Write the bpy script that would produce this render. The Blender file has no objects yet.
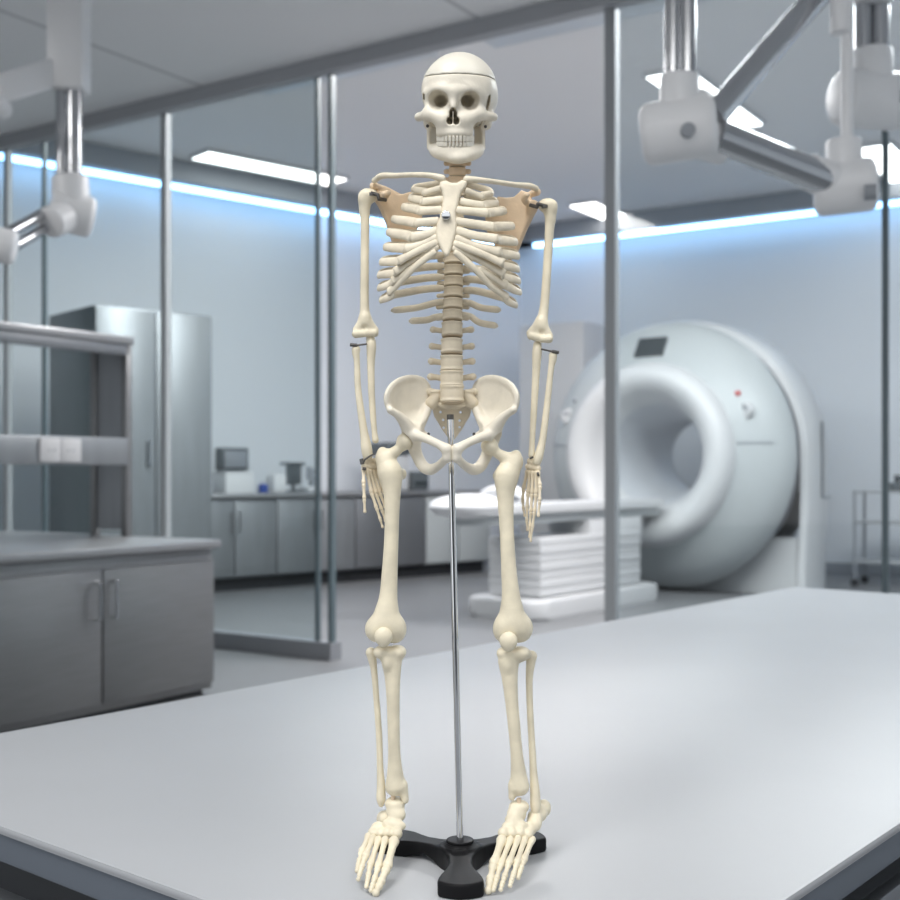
import bpy, bmesh, math, random
import numpy as np
from mathutils import Vector, Matrix
random.seed(4)
SC = bpy.context.scene
COL = SC.collection
FPX, HOR, CAMZ = 1186.0, 470.0, 1.31      # focal length in px of a 900 px frame, horizon row, eye height
pi = math.pi

# ------------------------------------------------------------------ object helpers
def link(o):
    COL.objects.link(o); return o
def tag(o, label=None, cat=None, group=None, kind=None):
    if label: o['label'] = label
    if cat: o['category'] = cat
    if group: o['group'] = group
    if kind: o['kind'] = kind
    return o
def empty(name, loc, rz=0, label=None, cat=None, group=None):
    o = link(bpy.data.objects.new(name, None)); o.location = loc; o.rotation_euler = (0, 0, rz)
    o.empty_display_size = .05
    return tag(o, label, cat, group)
def from_pydata(name, verts, faces, mat, parent=None, smooth=True):
    me = bpy.data.meshes.new(name)
    me.from_pydata([tuple(v) for v in verts], [], [tuple(f) for f in faces])
    me.validate(); me.materials.append(mat)
    if smooth: me.shade_smooth()
    o = link(bpy.data.objects.new(name, me)); o.parent = parent
    return o
class MB:
    """collects shapes into one mesh"""
    def __init__(s): s.bm = bmesh.new()
    def box(s, c, size, bev=0.0, rz=0, ax=None, seg=2):
        r = bmesh.ops.create_cube(s.bm, size=1.0)
        vs = r['verts']
        M = Matrix.Diagonal((*size, 1))
        if ax is not None: R = Matrix(ax).transposed().to_4x4()
        else: R = Matrix.Rotation(rz, 4, 'Z')
        bmesh.ops.transform(s.bm, matrix=Matrix.Translation(c) @ R @ M, verts=vs)
        if bev:
            es = list({e for v in vs for e in v.link_edges})
            bmesh.ops.bevel(s.bm, geom=es, offset=bev, segments=seg, affect='EDGES', profile=.5)
        return s
    def cyl(s, a, b, r, r2=None, n=24, cap=True, bev=0):
        a = Vector(a); b = Vector(b); d = b - a
        q = Vector((0, 0, 1)).rotation_difference(d)
        M = Matrix.Translation((a + b) / 2) @ q.to_matrix().to_4x4()
        res = bmesh.ops.create_cone(s.bm, cap_ends=cap, segments=n, radius1=r, radius2=r if r2 is None else r2, depth=d.length, matrix=M)
        if bev:
            vs = res['verts']
            es = [e for e in {e for v in vs for e in v.link_edges} if any(len(f.verts) > 4 for f in e.link_faces)]
            bmesh.ops.bevel(s.bm, geom=es, offset=bev, segments=3, affect='EDGES', profile=.5)
        return s
    def sph(s, c, r, sc=(1, 1, 1), n=20):
        bmesh.ops.create_uvsphere(s.bm, u_segments=n, v_segments=n // 2 + 2, radius=r, matrix=Matrix.Translation(c) @ Matrix.Diagonal((*sc, 1)))
        return s
    def lathe_y(s, prof, n=64, c=(0, 0, 0)):
        """profile of (r, y) spun about the y axis through c"""
        rings = []
        for r, y in prof:
            rings.append([s.bm.verts.new((c[0] + r * math.cos(2*pi*i/n), c[1] + y, c[2] + r * math.sin(2*pi*i/n))) for i in range(n)])
        for A, B in zip(rings, rings[1:]):
            for i in range(n):
                s.bm.faces.new((A[i], A[(i+1) % n], B[(i+1) % n], B[i]))
        return s
    def tube(s, pts, r, n=10):
        for a, b in zip(pts, pts[1:]): s.cyl(a, b, r, n=n)
        for p in pts[1:-1]: s.sph(p, r, n=n)
        return s
    def prism(s, outline, z0, z1, bev=0):
        """outline of (x, y) extruded in z"""
        lo = [s.bm.verts.new((x, y, z0)) for x, y in outline]
        hi = [s.bm.verts.new((x, y, z1)) for x, y in outline]
        n = len(lo); fs = [s.bm.faces.new(hi), s.bm.faces.new(lo[::-1])]
        for i in range(n): fs.append(s.bm.faces.new((lo[i], lo[(i+1) % n], hi[(i+1) % n], hi[i])))
        if bev:
            es = list({e for f in fs[:2] for e in f.edges})
            bmesh.ops.bevel(s.bm, geom=es, offset=bev, segments=3, affect='EDGES', profile=.5)
        return s
    def build(s, name, mat, parent=None, smooth=True, angle=35):
        bmesh.ops.recalc_face_normals(s.bm, faces=s.bm.faces)
        me = bpy.data.meshes.new(name); s.bm.to_mesh(me); s.bm.free()
        me.materials.append(mat)
        if smooth:
            me.shade_smooth(); me.set_sharp_from_angle(angle=math.radians(angle))
        o = link(bpy.data.objects.new(name, me)); o.parent = parent
        return o

# ------------------------------------------------------------------ materials
def mat(name, col, rough=.5, metal=0, var=0, vscale=8, bump=0, bscale=60, spec=.5, stretch=None, coat=0, bdist=.002, sss=0):
    m = bpy.data.materials.new(name); m.use_nodes = True
    nt = m.node_tree; b = nt.nodes['Principled BSDF']
    b.inputs['Base Color'].default_value = (*col, 1); b.inputs['Roughness'].default_value = rough
    b.inputs['Metallic'].default_value = metal; b.inputs['Specular IOR Level'].default_value = spec
    b.inputs['Coat Weight'].default_value = coat
    if sss:
        b.inputs['Subsurface Weight'].default_value = sss; b.inputs['Subsurface Radius'].default_value = (.004, .0025, .0014); b.inputs['Subsurface Scale'].default_value = 1
    tc = nt.nodes.new('ShaderNodeTexCoord'); mp = nt.nodes.new('ShaderNodeMapping')
    nt.links.new(tc.outputs['Object'], mp.inputs['Vector'])
    if stretch: mp.inputs['Scale'].default_value = stretch
    if var:
        n = nt.nodes.new('ShaderNodeTexNoise'); n.inputs['Scale'].default_value = vscale; n.inputs['Detail'].default_value = 5
        nt.links.new(mp.outputs['Vector'], n.inputs['Vector'])
        r = nt.nodes.new('ShaderNodeValToRGB')
        r.color_ramp.elements[0].position = .3; r.color_ramp.elements[1].position = .7
        r.color_ramp.elements[0].color = (*[c * (1 - var) for c in col], 1)
        r.color_ramp.elements[1].color = (*[min(1, c * (1 + var * .6)) for c in col], 1)
        nt.links.new(n.outputs['Fac'], r.inputs['Fac']); nt.links.new(r.outputs['Color'], b.inputs['Base Color'])
    if bump:
        n2 = nt.nodes.new('ShaderNodeTexNoise'); n2.inputs['Scale'].default_value = bscale; n2.inputs['Detail'].default_value = 3
        nt.links.new(mp.outputs['Vector'], n2.inputs['Vector'])
        bp = nt.nodes.new('ShaderNodeBump'); bp.inputs['Strength'].default_value = bump; bp.inputs['Distance'].default_value = bdist
        nt.links.new(n2.outputs['Fac'], bp.inputs['Height']); nt.links.new(bp.outputs['Normal'], b.inputs['Normal'])
    return m
def emis(name, col, s):
    m = bpy.data.materials.new(name); m.use_nodes = True; nt = m.node_tree
    b = nt.nodes['Principled BSDF']; b.inputs['Base Color'].default_value = (*col, 1)
    b.inputs['Emission Color'].default_value = (*col, 1); b.inputs['Emission Strength'].default_value = s
    return m
def glass(name, tint, refl=1.0):
    m = bpy.data.materials.new(name); m.use_nodes = True; nt = m.node_tree
    nt.nodes.remove(nt.nodes['Principled BSDF']); out = nt.nodes['Material Output']
    t = nt.nodes.new('ShaderNodeBsdfTransparent'); t.inputs['Color'].default_value = (*tint, 1)
    g = nt.nodes.new('ShaderNodeBsdfGlossy'); g.inputs['Roughness'].default_value = .02
    f = nt.nodes.new('ShaderNodeFresnel'); f.inputs['IOR'].default_value = 1.45
    mu = nt.nodes.new('ShaderNodeMath'); mu.operation = 'MULTIPLY'; mu.inputs[1].default_value = refl
    mx = nt.nodes.new('ShaderNodeMixShader')
    ge = nt.nodes.new('ShaderNodeNewGeometry'); mb_ = nt.nodes.new('ShaderNodeMath'); mb_.operation = 'SUBTRACT'; mb_.inputs[0].default_value = 1
    m2 = nt.nodes.new('ShaderNodeMath'); m2.operation = 'MULTIPLY'
    nt.links.new(ge.outputs['Backfacing'], mb_.inputs[1]); nt.links.new(f.outputs[0], mu.inputs[0])
    nt.links.new(mu.outputs[0], m2.inputs[0]); nt.links.new(mb_.outputs[0], m2.inputs[1]); nt.links.new(m2.outputs[0], mx.inputs[0])
    nt.links.new(t.outputs[0], mx.inputs[1]); nt.links.new(g.outputs[0], mx.inputs[2]); nt.links.new(mx.outputs[0], out.inputs[0])
    return m

M = dict(
    skull=mat('skull_ivory', (.84, .78, .66), .42, var=.08, vscale=60, bump=.25, bscale=420, bdist=.0006),
    cap=mat('skull_cap_ivory', (.77, .735, .64), .35, var=.03, vscale=50, bump=.1, bscale=400, bdist=.0005),
    bone=mat('bone_cream', (.83, .75, .575), .42, var=.13, vscale=45, bump=.3, bscale=380, bdist=.0007),
    rib=mat('rib_ivory', (.80, .72, .57), .45, var=.12, vscale=70, bump=.4, bscale=300, bdist=.0008),
    hand=mat('hand_cream', (.84, .73, .55), .45, var=.1, vscale=80, bump=.3, bscale=300, bdist=.0006),
    tan=mat('bone_tan', (.78, .61, .43), .5, var=.12, vscale=60, bump=.35, bscale=300, bdist=.0007),
    spine=mat('spine_cream', (.73, .64, .49), .48, var=.1, vscale=60, bump=.3, bscale=300, bdist=.0007),
    disc=mat('disc_tan', (.55, .45, .32), .6),
    teeth=mat('teeth_ivory', (.84, .80, .70), .35, var=.08, vscale=300),
    chrome=mat('chrome', (.72, .73, .75), .08, 1),
    boom=mat('boom_steel', (.52, .53, .55), .2, 1),
    steel_dark=mat('dark_hinge_steel', (.12, .115, .11), .35, .8),
    blackp=mat('black_plastic', (.009, .009, .010), .42, spec=.12, bump=.08, bscale=500, bdist=.0004),
    worktop=mat('worktop_laminate', (.42, .432, .452), .38, var=.03, vscale=3, bump=.25, bscale=520, bdist=.0006),
    edge=mat('worktop_edge', (.125, .145, .175), .35),
    benchgrey=mat('bench_steel', (.22, .23, .245), .38, .6),
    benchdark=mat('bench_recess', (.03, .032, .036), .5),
    floor=mat('floor_vinyl', (.17, .175, .183), .42, var=.06, vscale=1.2),
    wall=mat('wall_paint', (.73, .755, .79), .7),
    ceil2=mat('back_ceiling', (.88, .865, .87), .8),
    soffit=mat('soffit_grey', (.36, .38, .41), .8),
    beam=mat('beam_grey', (.40, .41, .43), .5),
    rail=mat('rail_grey', (.26, .27, .29), .45, .3),
    mull=mat('mullion_alu', (.36, .375, .39), .55, 0),
    mulld=mat('mullion_dark', (.09, .125, .14), .4),
    steel=mat('brushed_steel', (.24, .242, .245), .36, .7, var=.06, vscale=5, stretch=(1, 1, 14)),
    steel2=mat('cabinet_steel', (.27, .285, .30), .4, .5, var=.07, vscale=2.5, stretch=(6, 6, .6)),
    steeltop=mat('steel_worktop', (.30, .305, .315), .32, .5),
    dark=mat('toe_kick_dark', (.02, .022, .026), .6),
    joint=mat('boom_white', (.86, .86, .87), .38),
    white=mat('white_enamel', (.66, .67, .685), .38),
    white2=mat('scanner_white', (.55, .56, .57), .42),
    scanner_grey=mat('scanner_grey', (.42, .45, .46), .42),
    bore=mat('bore_liner', (.48, .50, .53), .4),
    greytrim=mat('grey_trim', (.30, .32, .35), .45),
    screen=mat('dark_screen', (.03, .04, .045), .2),
    darkdev=mat('dark_device', (.10, .115, .125), .4),
    blue=mat('blue_plastic', (.03, .07, .30), .4),
    socket=mat('socket_white', (.58, .58, .59), .4),
    red=mat('red_light', (.5, .04, .04), .4),
    led=emis('led_blue_white', (.36, .64, 1.0), 7.0),
    lamp=emis('ceiling_panel_glow', (1.0, .98, .95), 5.0),
    glassl=glass('partition_glass', (.83, .875, .88), .9),
    glassr=glass('partition_glass_clear', (.89, .925, .935), .9),
)
# front ceiling with tile joints
cm = mat('front_ceiling', (.90, .90, .91), .8); nt = cm.node_tree
br = nt.nodes.new('ShaderNodeTexBrick'); br.inputs['Scale'].default_value = 1
br.inputs['Color1'].default_value = br.inputs['Color2'].default_value = (.90, .90, .91, 1); br.inputs['Mortar'].default_value = (.62, .62, .635, 1)
br.inputs['Mortar Size'].default_value = .02; br.inputs['Brick Width'].default_value = 2.4; br.inputs['Row Height'].default_value = 2.4; br.offset = 0
mpn = [n for n in nt.nodes if n.type == 'MAPPING'][0]; mpn.inputs['Rotation'].default_value = (0, 0, math.radians(-57))
mpn.inputs['Location'].default_value = (.5, .9, 0)
nt.links.new(mpn.outputs[0], br.inputs['Vector']); nt.links.new(br.outputs['Color'], nt.nodes['Principled BSDF'].inputs['Base Color'])
M['ceil'] = cm

# ------------------------------------------------------------------ the building: plan directions and lines
r1 = Vector((.547, .837, 0)); r2 = Vector((-.837, .547, 0)); UP = Vector((0, 0, 1))
A1 = math.atan2(r1.y, r1.x); A2 = math.atan2(r2.y, r2.x)
wl = Vector((math.sin(math.radians(48.8)), math.cos(math.radians(48.8)), 0)); nl = Vector((-wl.y, wl.x, 0))
AL = math.atan2(wl.y, wl.x)
G0 = Vector((-.793, 8.18, 0))
def glass_s(px):
    k = (px - 450) / FPX
    return (8.18 * k + .793) / (.837 + .547 * k)
def gpt(px, z=0):
    p = G0 - r2 * glass_s(px); return Vector((p.x, p.y, z))
CEIL1, CEIL2, COVE = CAMZ + 2.83, CAMZ + 3.5, CAMZ + 3.27
LW = Vector((-2.754, 14.2, 0)); CORNER = LW + wl * 5.04; LEFTC = Vector((-5.84, 11.49, 0))
RW_END = CORNER - r2 * 9.5
def struct(o): o['kind'] = 'structure'; return o

mb = MB(); mb.box((0, 6, -.05), (32, 32, .1)); struct(mb.build('floor', M['floor'], smooth=False))
def wall(name, a, b, z0, z1, th, side, m):
    d = (b - a); L = d.length; d.normalize(); n = Vector((-d.y, d.x, 0)) * side
    c = (a + b) / 2 + n * th / 2
    q = MB(); q.box((c.x, c.y, (z0 + z1) / 2), (L, th, z1 - z0), rz=math.atan2(d.y, d.x))
    return struct(q.build(name, m, smooth=False))
wall('wall_left', LEFTC - wl * .2, CORNER + wl * .2, 0, CEIL2, .2, 1, M['wall'])
wall('wall_right', CORNER - r2 * -.2, RW_END, 0, CEIL2, .2, 1, M['wall'])
wall('baseboard_left', LEFTC, CORNER, .0, .12, .02, -1, M['greytrim'])
wall('baseboard_right', CORNER, RW_END, .0, .14, .02, -1, M['greytrim'])
# coves: dropped edge of the ceiling with the strip lamp under it, against the wall
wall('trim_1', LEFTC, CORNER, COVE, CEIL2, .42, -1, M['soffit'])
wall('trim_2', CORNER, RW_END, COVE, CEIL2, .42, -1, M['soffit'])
def led(a, b, label):
    d = (b - a); L = d.length; d.normalize(); n = Vector((d.y, -d.x, 0)); c = (a + b) / 2 + n * .20
    q = MB(); q.box((c.x, c.y, COVE - .025), (L - .1, .07, .05), rz=math.atan2(d.y, d.x))
    tag(q.build('light_strip', M['led'], smooth=False), label, 'strip light', 'cove light strips')
led(LEFTC + wl * 1.0, CORNER - wl * .30, 'blue-white glowing strip light along the left back wall, behind the steel cabinets')
led(CORNER - r2 * .30, RW_END, 'blue-white glowing strip light along the right back wall, above the scanner')
# ceilings: the front room ceiling ends on the beam over the glass, the scanner room ceiling is higher
ga, gb = G0 + r2 * 6.03, G0 - r2 * 8.0
q = MB(); q.prism([((ga + r2*.3 ).x, (ga + r2*.3).y), (gb.x, gb.y), ((gb - r1*9).x, (gb - r1*9).y), ((ga - r1*9).x, (ga - r1*9).y)][::-1], CEIL1, CEIL1 + .1)
struct(q.build('ceiling_front', M['ceil'], smooth=False))
q = MB(); q.prism([(p.x, p.y) for p in (ga, gb, RW_END + r1 * .2 , CORNER + Vector((0, .3, 0)), LEFTC - wl * .3)], CEIL2, CEIL2 + .1)
struct(q.build('ceiling', M['ceil2'], smooth=False))
wall('wall_front', ga + r1 * .06, gb + r1 * .06, CEIL1, CEIL2, .08, 1, M['ceil2'])
wall('wall_side_left', ga - r1 * 15, ga, 0, CEIL1, .15, 1, M['wall'])
wall('wall_side_right', gb, gb - r1 * 6.5, 0, CEIL1, .15, 1, M['wall'])
wall('wall_end', RW_END, gb, 0, CEIL2, .15, 1, M['wall'])
wall('trim_3', ga, gb, CEIL1 - .105, CEIL1, .10, -1, M['beam'])
def rail(name, pa, pb):
    a, b = gpt(pa), gpt(pb); d = b - a; L = d.length; c = (a + b) / 2
    q = MB(); q.box((c.x, c.y, .06), (L, .12, .12), rz=math.atan2(d.y, d.x)); return struct(q.build(name, M['rail'], smooth=False))
rail('trim_4', -150, 336); rail('trim_5', 609, 2200)
# glass panes and their uprights
def pane(n, pa, pb, m, posts):
    a, b = gpt(pa), gpt(pb); d = b - a; L = d.length; c = (a + b) / 2; rz = math.atan2(d.y, d.x)
    q = MB(); q.box((c.x, c.y, (.12 + CEIL1 - .105) / 2), (L - .008, .012, CEIL1 - .225), rz=rz)
    w = struct(q.build('window_%d' % n, m, smooth=False))
    for px, wd, dep, mm in posts:
        p = gpt(px); q = MB(); q.box((p.x, p.y, (.12 + CEIL1 - .105) / 2), (wd, dep, CEIL1 - .225), rz=rz)
        q.build('mullion', M[mm], w, smooth=False)
pane(1, -150, 6, M['glassl'], [(8, .05, .05, 'mull')])
pane(2, 10, 43, M['glassl'], [(44.5, .03, .03, 'mulld')])
pane(3, 46, 162, M['glassl'], [(166, .055, .06, 'mull')])
pane(4, 170, 316, M['glassl'], [(318, .028, .03, 'mulld'), (332, .03, .05, 'mulld')])
pane(5, 615, 884, M['glassr'], [(612, .07, .06, 'mull')])
pane(6, 887, 2200, M['glassr'], [(885.5, .03, .03, 'mulld')])

# ------------------------------------------------------------------ ceiling lamps of the scanner room
def panel(px, py, L, W, label, z=CEIL2, yaw=None):
    d = (z - CAMZ) * FPX / (HOR - py); x = (px - 450) / FPX * d
    t = empty('ceiling_light', (x, d, z), AL if yaw is None else yaw, label, 'ceiling light', 'ceiling light panels')
    q = MB(); q.box((0, 0, -.02), (L, W, .04), .008); q.build('frame', M['white'], t)
    q = MB(); q.box((0, 0, -.042), (L - .06, W - .06, .012)); q.build('diffuser', M['lamp'], t, smooth=False)
panel(272, 166, 1.9, .42, 'lit ceiling panel seen through the left glass, above the strip light', yaw=AL)
panel(613, 214, 1.9, .42, 'lit ceiling panel nearest the far corner, low between skeleton and glass', yaw=A1)
panel(708, 98, 2.0, .45, 'lit ceiling panel behind the big white boom joint', yaw=A1)
panel(893, 163, 2.0, .45, 'lit ceiling panel at the right edge above the strip light', yaw=A1)
# lamps of the front room, above the picture
def front_lamp(x, y, L, W, power, label, yaw=A1):
    t = empty('ceiling_light', (x, y, CEIL1), yaw, label, 'ceiling light', 'front room lamps')
    q = MB(); q.box((0, 0, -.03), (L, W, .06), .01); q.build('frame', M['white'], t)
    l = bpy.data.lights.new('lamp', 'AREA'); l.shape = 'RECTANGLE'; l.size = L - .1; l.size_y = W - .1; l.energy = power; l.color = (1, .985, .96)
    o = link(bpy.data.objects.new('lamp', l)); o.parent = t; o.location = (0, 0, -.075)
front_lamp(-.9, -.35, 2.2, 1.2, 95, 'large lamp panel over the left of the camera')
front_lamp(1.3, .1, 2.2, 1.2, 36, 'large lamp panel over the right of the camera')
front_lamp(-4.15, 3.87, 1.9, .5, 60, 'added lamp panel out of view, in front of the steel island')  # unseen lamp, placed so its glass reflection meets the far ceiling panel

for px, b, nm in ((200, 1.3, 'added lamp panel out of view towards the tall cabinet, inside the glass room'), (470, 1.4, 'added lamp panel out of view just inside the glass room entrance'), (760, 1.4, 'added lamp panel out of view towards the scanner couch'), (1000, 2.4, 'added lamp panel out of view towards the trolley')):  # unseen lamps added to brighten the scanner room, hidden above the header
    p = gpt(px) + r1 * b
    t = empty('ceiling_light', (p.x, p.y, CEIL2), A2, nm, 'ceiling light', 'added scanner room lamps')
    q = MB(); q.box((0, 0, -.03), (1.9, 1.0, .06), .01); q.build('frame', M['white'], t)
    l = bpy.data.lights.new('lamp', 'AREA'); l.shape = 'RECTANGLE'; l.size = 1.8; l.size_y = .9; l.energy = 175; l.color = (1, .985, .98)
    o = link(bpy.data.objects.new('lamp', l)); o.parent = t; o.location = (0, 0, -.075)
# ------------------------------------------------------------------ worktop in the foreground and the drawers under it
u = Vector((.6374, .7705, 0)); v = Vector((.7705, -.6374, 0)); AU = math.atan2(u.y, u.x)
def uv(a, b, z=0): p = u * a + v * b; return (p.x, p.y, z)
wt = empty('worktop', uv(2.346, -1.096, .90), AU, 'large pale grey worktop with rounded corners under the skeleton model', 'worktop')
def rrect(hx, hy, r, n=6):
    o = []
    for cx, cy, a0 in ((hx-r, hy-r, 0), (-hx+r, hy-r, pi/2), (-hx+r, -hy+r, pi), (hx-r, -hy+r, 3*pi/2)):
        o += [(cx + r*math.cos(a0 + i*pi/2/n), cy + r*math.sin(a0 + i*pi/2/n)) for i in range(n+1)]
    return o
q = MB(); q.prism(rrect(1.624, .621, .02), -.009, 0, .004); q.build('surface', M['worktop'], wt)
q = MB(); q.prism(rrect(1.621, .618, .02), -.042, -.0092, .003); o = q.build('edge_band', M['edge'], wt); o['label'] = 'dark blue-grey edge band'
bc = empty('drawer_cabinet', uv(2.346, -1.096, 0), AU, 'dark steel drawer cabinet under the pale foreground worktop', 'cabinet')
q = MB(); q.box((0, 0, .45), (3.2, 1.15, .70), .004); q.build('body', M['benchgrey'], bc)
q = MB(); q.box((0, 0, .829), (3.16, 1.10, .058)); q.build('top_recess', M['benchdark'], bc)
q = MB(); q.box((0, 0, .05), (3.0, 1.0, .1)); q.build('plinth', M['dark'], bc)
for i in range(5):
    for k, (z0, z1) in enumerate(((.66, .80), (.42, .645), (.12, .405))):
        x = -1.28 + .64 * i
        q = MB(); q.box((x, -.583, (z0+z1)/2), (.625, .018, z1-z0), .003); dr = q.build('drawer', M['benchgrey'], bc)
        q = MB(); q.box((x, -.605, z1 - .03), (.22, .012, .014), .003); q.box((x-.09, -.597, z1-.03), (.012, .02, .012)); q.box((x+.09, -.597, z1-.03), (.012, .02, .012)); q.build('handle', M['steel'], dr)
for i in range(2):
    q = MB(); q.box((-1.607, -.285 + .57*i, .46), (.016, .55, .66), .003); q.build('end_panel', M['benchgrey'], bc)

# ------------------------------------------------------------------ steel island on the left with rack
IC = Vector((-1.334, 6.94, 0))                       # its near right corner; runs along -r1 (near face) and r2 (end)
isl = empty('island_worktop', IC, A1, 'grey steel worktop of the island at the left', 'worktop')
# local x = r1, local y = r2 : the island fills x<0, 0<y<1.9
q = MB(); q.box((-.95, .95, .88), (1.9, 1.9, .045), .008); q.build('slab', M['steeltop'], isl)
cab = empty('base_cabinet', IC, A1, 'brushed steel double-door base cabinet under the island worktop', 'cabinet')
q = MB(); q.box((-.95, .96, .443), (1.86, 1.80, .82), .004); q.build('body', M['steel'], cab)
q = MB(); q.box((-.965, .97, .02), (1.80, 1.75, .04)); q.build('plinth', M['dark'], cab)
q = MB(); q.box((-.965, .052, .80), (1.83, .022, .012)); q.build('top_ledge', M['steeltop'], cab)
def isl_x(px):
    k = (px - 450) / FPX    # IC + r1*x : (X)/(Y)=k
    return (k * IC.y - IC.x) / (r1.x - k * r1.y)
xs = [isl_x(219), isl_x(107), isl_x(-22)]
for i in range(2):
    a, b = xs[i], xs[i+1]
    q = MB(); q.box(((a+b)/2, .048, .43), (abs(b-a)-.012, .03, .71), .004); d = q.build('door', M['steel'], cab)
    hx = xs[1] + (.055 if i == 0 else -.055)
    q = MB(); q.tube([(hx, .035, .72), (hx, -.012, .72), (hx, -.012, .53), (hx, .035, .53)], .009); q.build('handle', M['chrome'], d)
rk = empty('bench_rack', IC + UP * .903, A1, 'grey steel service rack standing on the island worktop', 'rack')
for y in (.745, 1.03):
    for x in (-.06, -1.75):
        q = MB(); q.box((x, y, .60), (.045, .05, 1.2), .004); q.build('post', M['steel'], rk)
q = MB(); q.box((-.905, .885, 1.20), (1.75, .36, .05), .006); q.build('shelf', M['steeltop'], rk)
q = MB(); q.box((-.905, .735, 1.145), (1.70, .03, .07), .004); q.build('shelf_lip', M['benchgrey'], rk)
q = MB(); q.box((-.905, .742, .52), (1.65, .07, .165), .005); rail_o = q.build('service_rail', M['steel2'], rk)
q = MB(); q.box((-.06, .885, .60), (.012, .24, 1.12)); q.build('end_panel', M['steel2'], rk)
for i in range(2):
    x = isl_x(51 + 20 * i) - .0
    # rack front plane lies .7 behind the near face: solve along it
    k = (51 + 19 * i - 450) / FPX; O = IC + r2 * .70
    x = (k * O.y - O.x) / (r1.x - k * r1.y)
    q = MB(); q.box((x, .70, .52), (.155, .014, .135), .006); s_ = q.build('socket', M['socket'], rail_o)
    q = MB()
    for dx in (-.018, .018): q.cyl((x+dx, .70, .52), (x+dx, .690, .52), .006, n=10)
    q.build('socket_holes', M['greytrim'], s_)

# ------------------------------------------------------------------ tall steel cabinet behind the glass
tc_o = Vector((-3.173, 10.6, 0)); tcb = empty('tall_cabinet', tc_o, AL, 'tall steel two-door cabinet standing behind the left glass', 'cabinet')
q = MB(); q.box((.59, .52, 1.43), (1.18, 1.0, 2.72), .01); q.build('body', M['steel2'], tcb)
q = MB(); q.box((.59, .55, .04), (1.1, .9, .08)); q.build('plinth', M['dark'], tcb)
for i in range(2):
    cx = .295 + .59 * i
    q = MB(); q.box((cx, .005, 1.43), (.58, .03, 2.68), .006); d = q.build('door', M['steel2'], tcb)
    hx = .59 + (-.07 if i == 0 else .07)
    q = MB(); q.tube([(hx, .0, 1.57), (hx, -.05, 1.57), (hx, -.05, 1.36), (hx, .0, 1.36)], .012); q.build('handle', M['greytrim'], d)

# ------------------------------------------------------------------ wall counter far behind with its cabinets
CF = Vector((-2.443, 12.6, 0)); T0, NW = -.35, 1.075
ct = empty('counter_worktop', CF + wl * T0, AL, 'long pale worktop along the left back wall', 'worktop')
q = MB(); q.box((NW * 2, .66, 1.03), (NW * 4 + .04, 1.36, .045), .008); q.build('slab', M['steeltop'], ct)
labs = ['steel wall cabinet beside the tall cabinet, under the white boxes', 'steel wall cabinet behind the glass joint, under the grey monitor',
        'dark fronted wall cabinet behind the skeleton hand', 'pale wall cabinet nearest the far corner, behind the chrome rod']
mats = ['steel2', 'steel2', 'benchgrey', 'scanner_grey']
for i in range(4):
    p = CF + wl * (T0 + NW * i)
    c = empty('base_cabinet', p, AL, labs[i], 'cabinet', None)
    q = MB(); q.box((NW/2, .68, .575), (NW - .01, 1.28, .85), .006); q.build('body', M[mats[i]], c)
    q = MB(); q.box((NW/2, .75, .07), (NW - .01, 1.2, .14)); q.build('plinth', M['dark'], c)
    for k in range(2):
        q = MB(); q.box((NW*(.25 + .5*k), .03, .57), (NW/2 - .02, .03, .80), .005); d = q.build('door', M[mats[i]], c)
        q = MB(); hx = NW*.5 + (-.05 if k == 0 else .05); q.tube([(hx, .02, .85), (hx, -.02, .85), (hx, -.02, .65), (hx, .02, .65)], .008, 8); q.build('handle', M['steel'], d)
def on_counter(px, back):
    O = CF + nl * back; k = (px - 450) / FPX; t = (k * O.y - O.x) / (wl.x - k * wl.y); p = O + wl * t
    return Vector((p.x, p.y, 1.053))
p = on_counter(233, .5); o = empty('carton', p, AL, 'large white box on the counter beside the tall cabinet', 'box')
q = MB(); q.box((0, 0, .11), (.36, .3, .22), .01); q.build('body', M['white'], o); q = MB(); q.box((0, 0, .225), (.37, .31, .02), .004); q.build('lid', M['white'], o)
p = on_counter(263, .35); o = empty('bottle', p, 0, 'small blue bottle on the counter', 'bottle')
q = MB(); q.cyl((0, 0, 0), (0, 0, .10), .055, n=20, bev=.01); q.build('body', M['blue'], o); q = MB(); q.cyl((0, 0, .10), (0, 0, .13), .025); q.build('cap', M['white'], o)
p = on_counter(276, .5); o = empty('carton', p, AL, 'small white box between blue bottle and grey monitor', 'box')
q = MB(); q.box((0, 0, .10), (.17, .2, .20), .02); q.build('body', M['white'], o); q = MB(); q.box((0, -.02, .205), (.12, .12, .02), .004); q.build('lid', M['white'], o)
p = on_counter(296, .55); o = empty('monitor', p, AL + .5, 'dark grey computer monitor on the counter behind the glass', 'monitor')
q = MB(); q.box((0, 0, .01), (.2, .18, .02), .005); q.build('base', M['darkdev'], o)
q = MB(); q.cyl((0, .03, .015), (0, .05, .2), .025); q.build('neck', M['darkdev'], o)
q = MB(); q.box((0, .03, .20), (.34, .035, .23), .01); q.build('display', M['darkdev'], o)
q = MB(); q.box((.03, .06, .33), (.42, .12, .035), .008); q.build('hood', M['darkdev'], o)
p = on_counter(310, .9); o = empty('microscope', p, AL, 'small pale lab instrument with grey arm beside the monitor', 'instrument')
q = MB(); q.box((0, 0, .03), (.22, .2, .06), .01); q.build('base', M['white'], o)
q = MB(); q.box((.06, .05, .16), (.05, .06, .24), .01); q.build('arm', M['greytrim'], o); q = MB(); q.cyl((-.02, 0, .14), (-.02, 0, .30), .03); q.build('tube', M['greytrim'], o)
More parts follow.
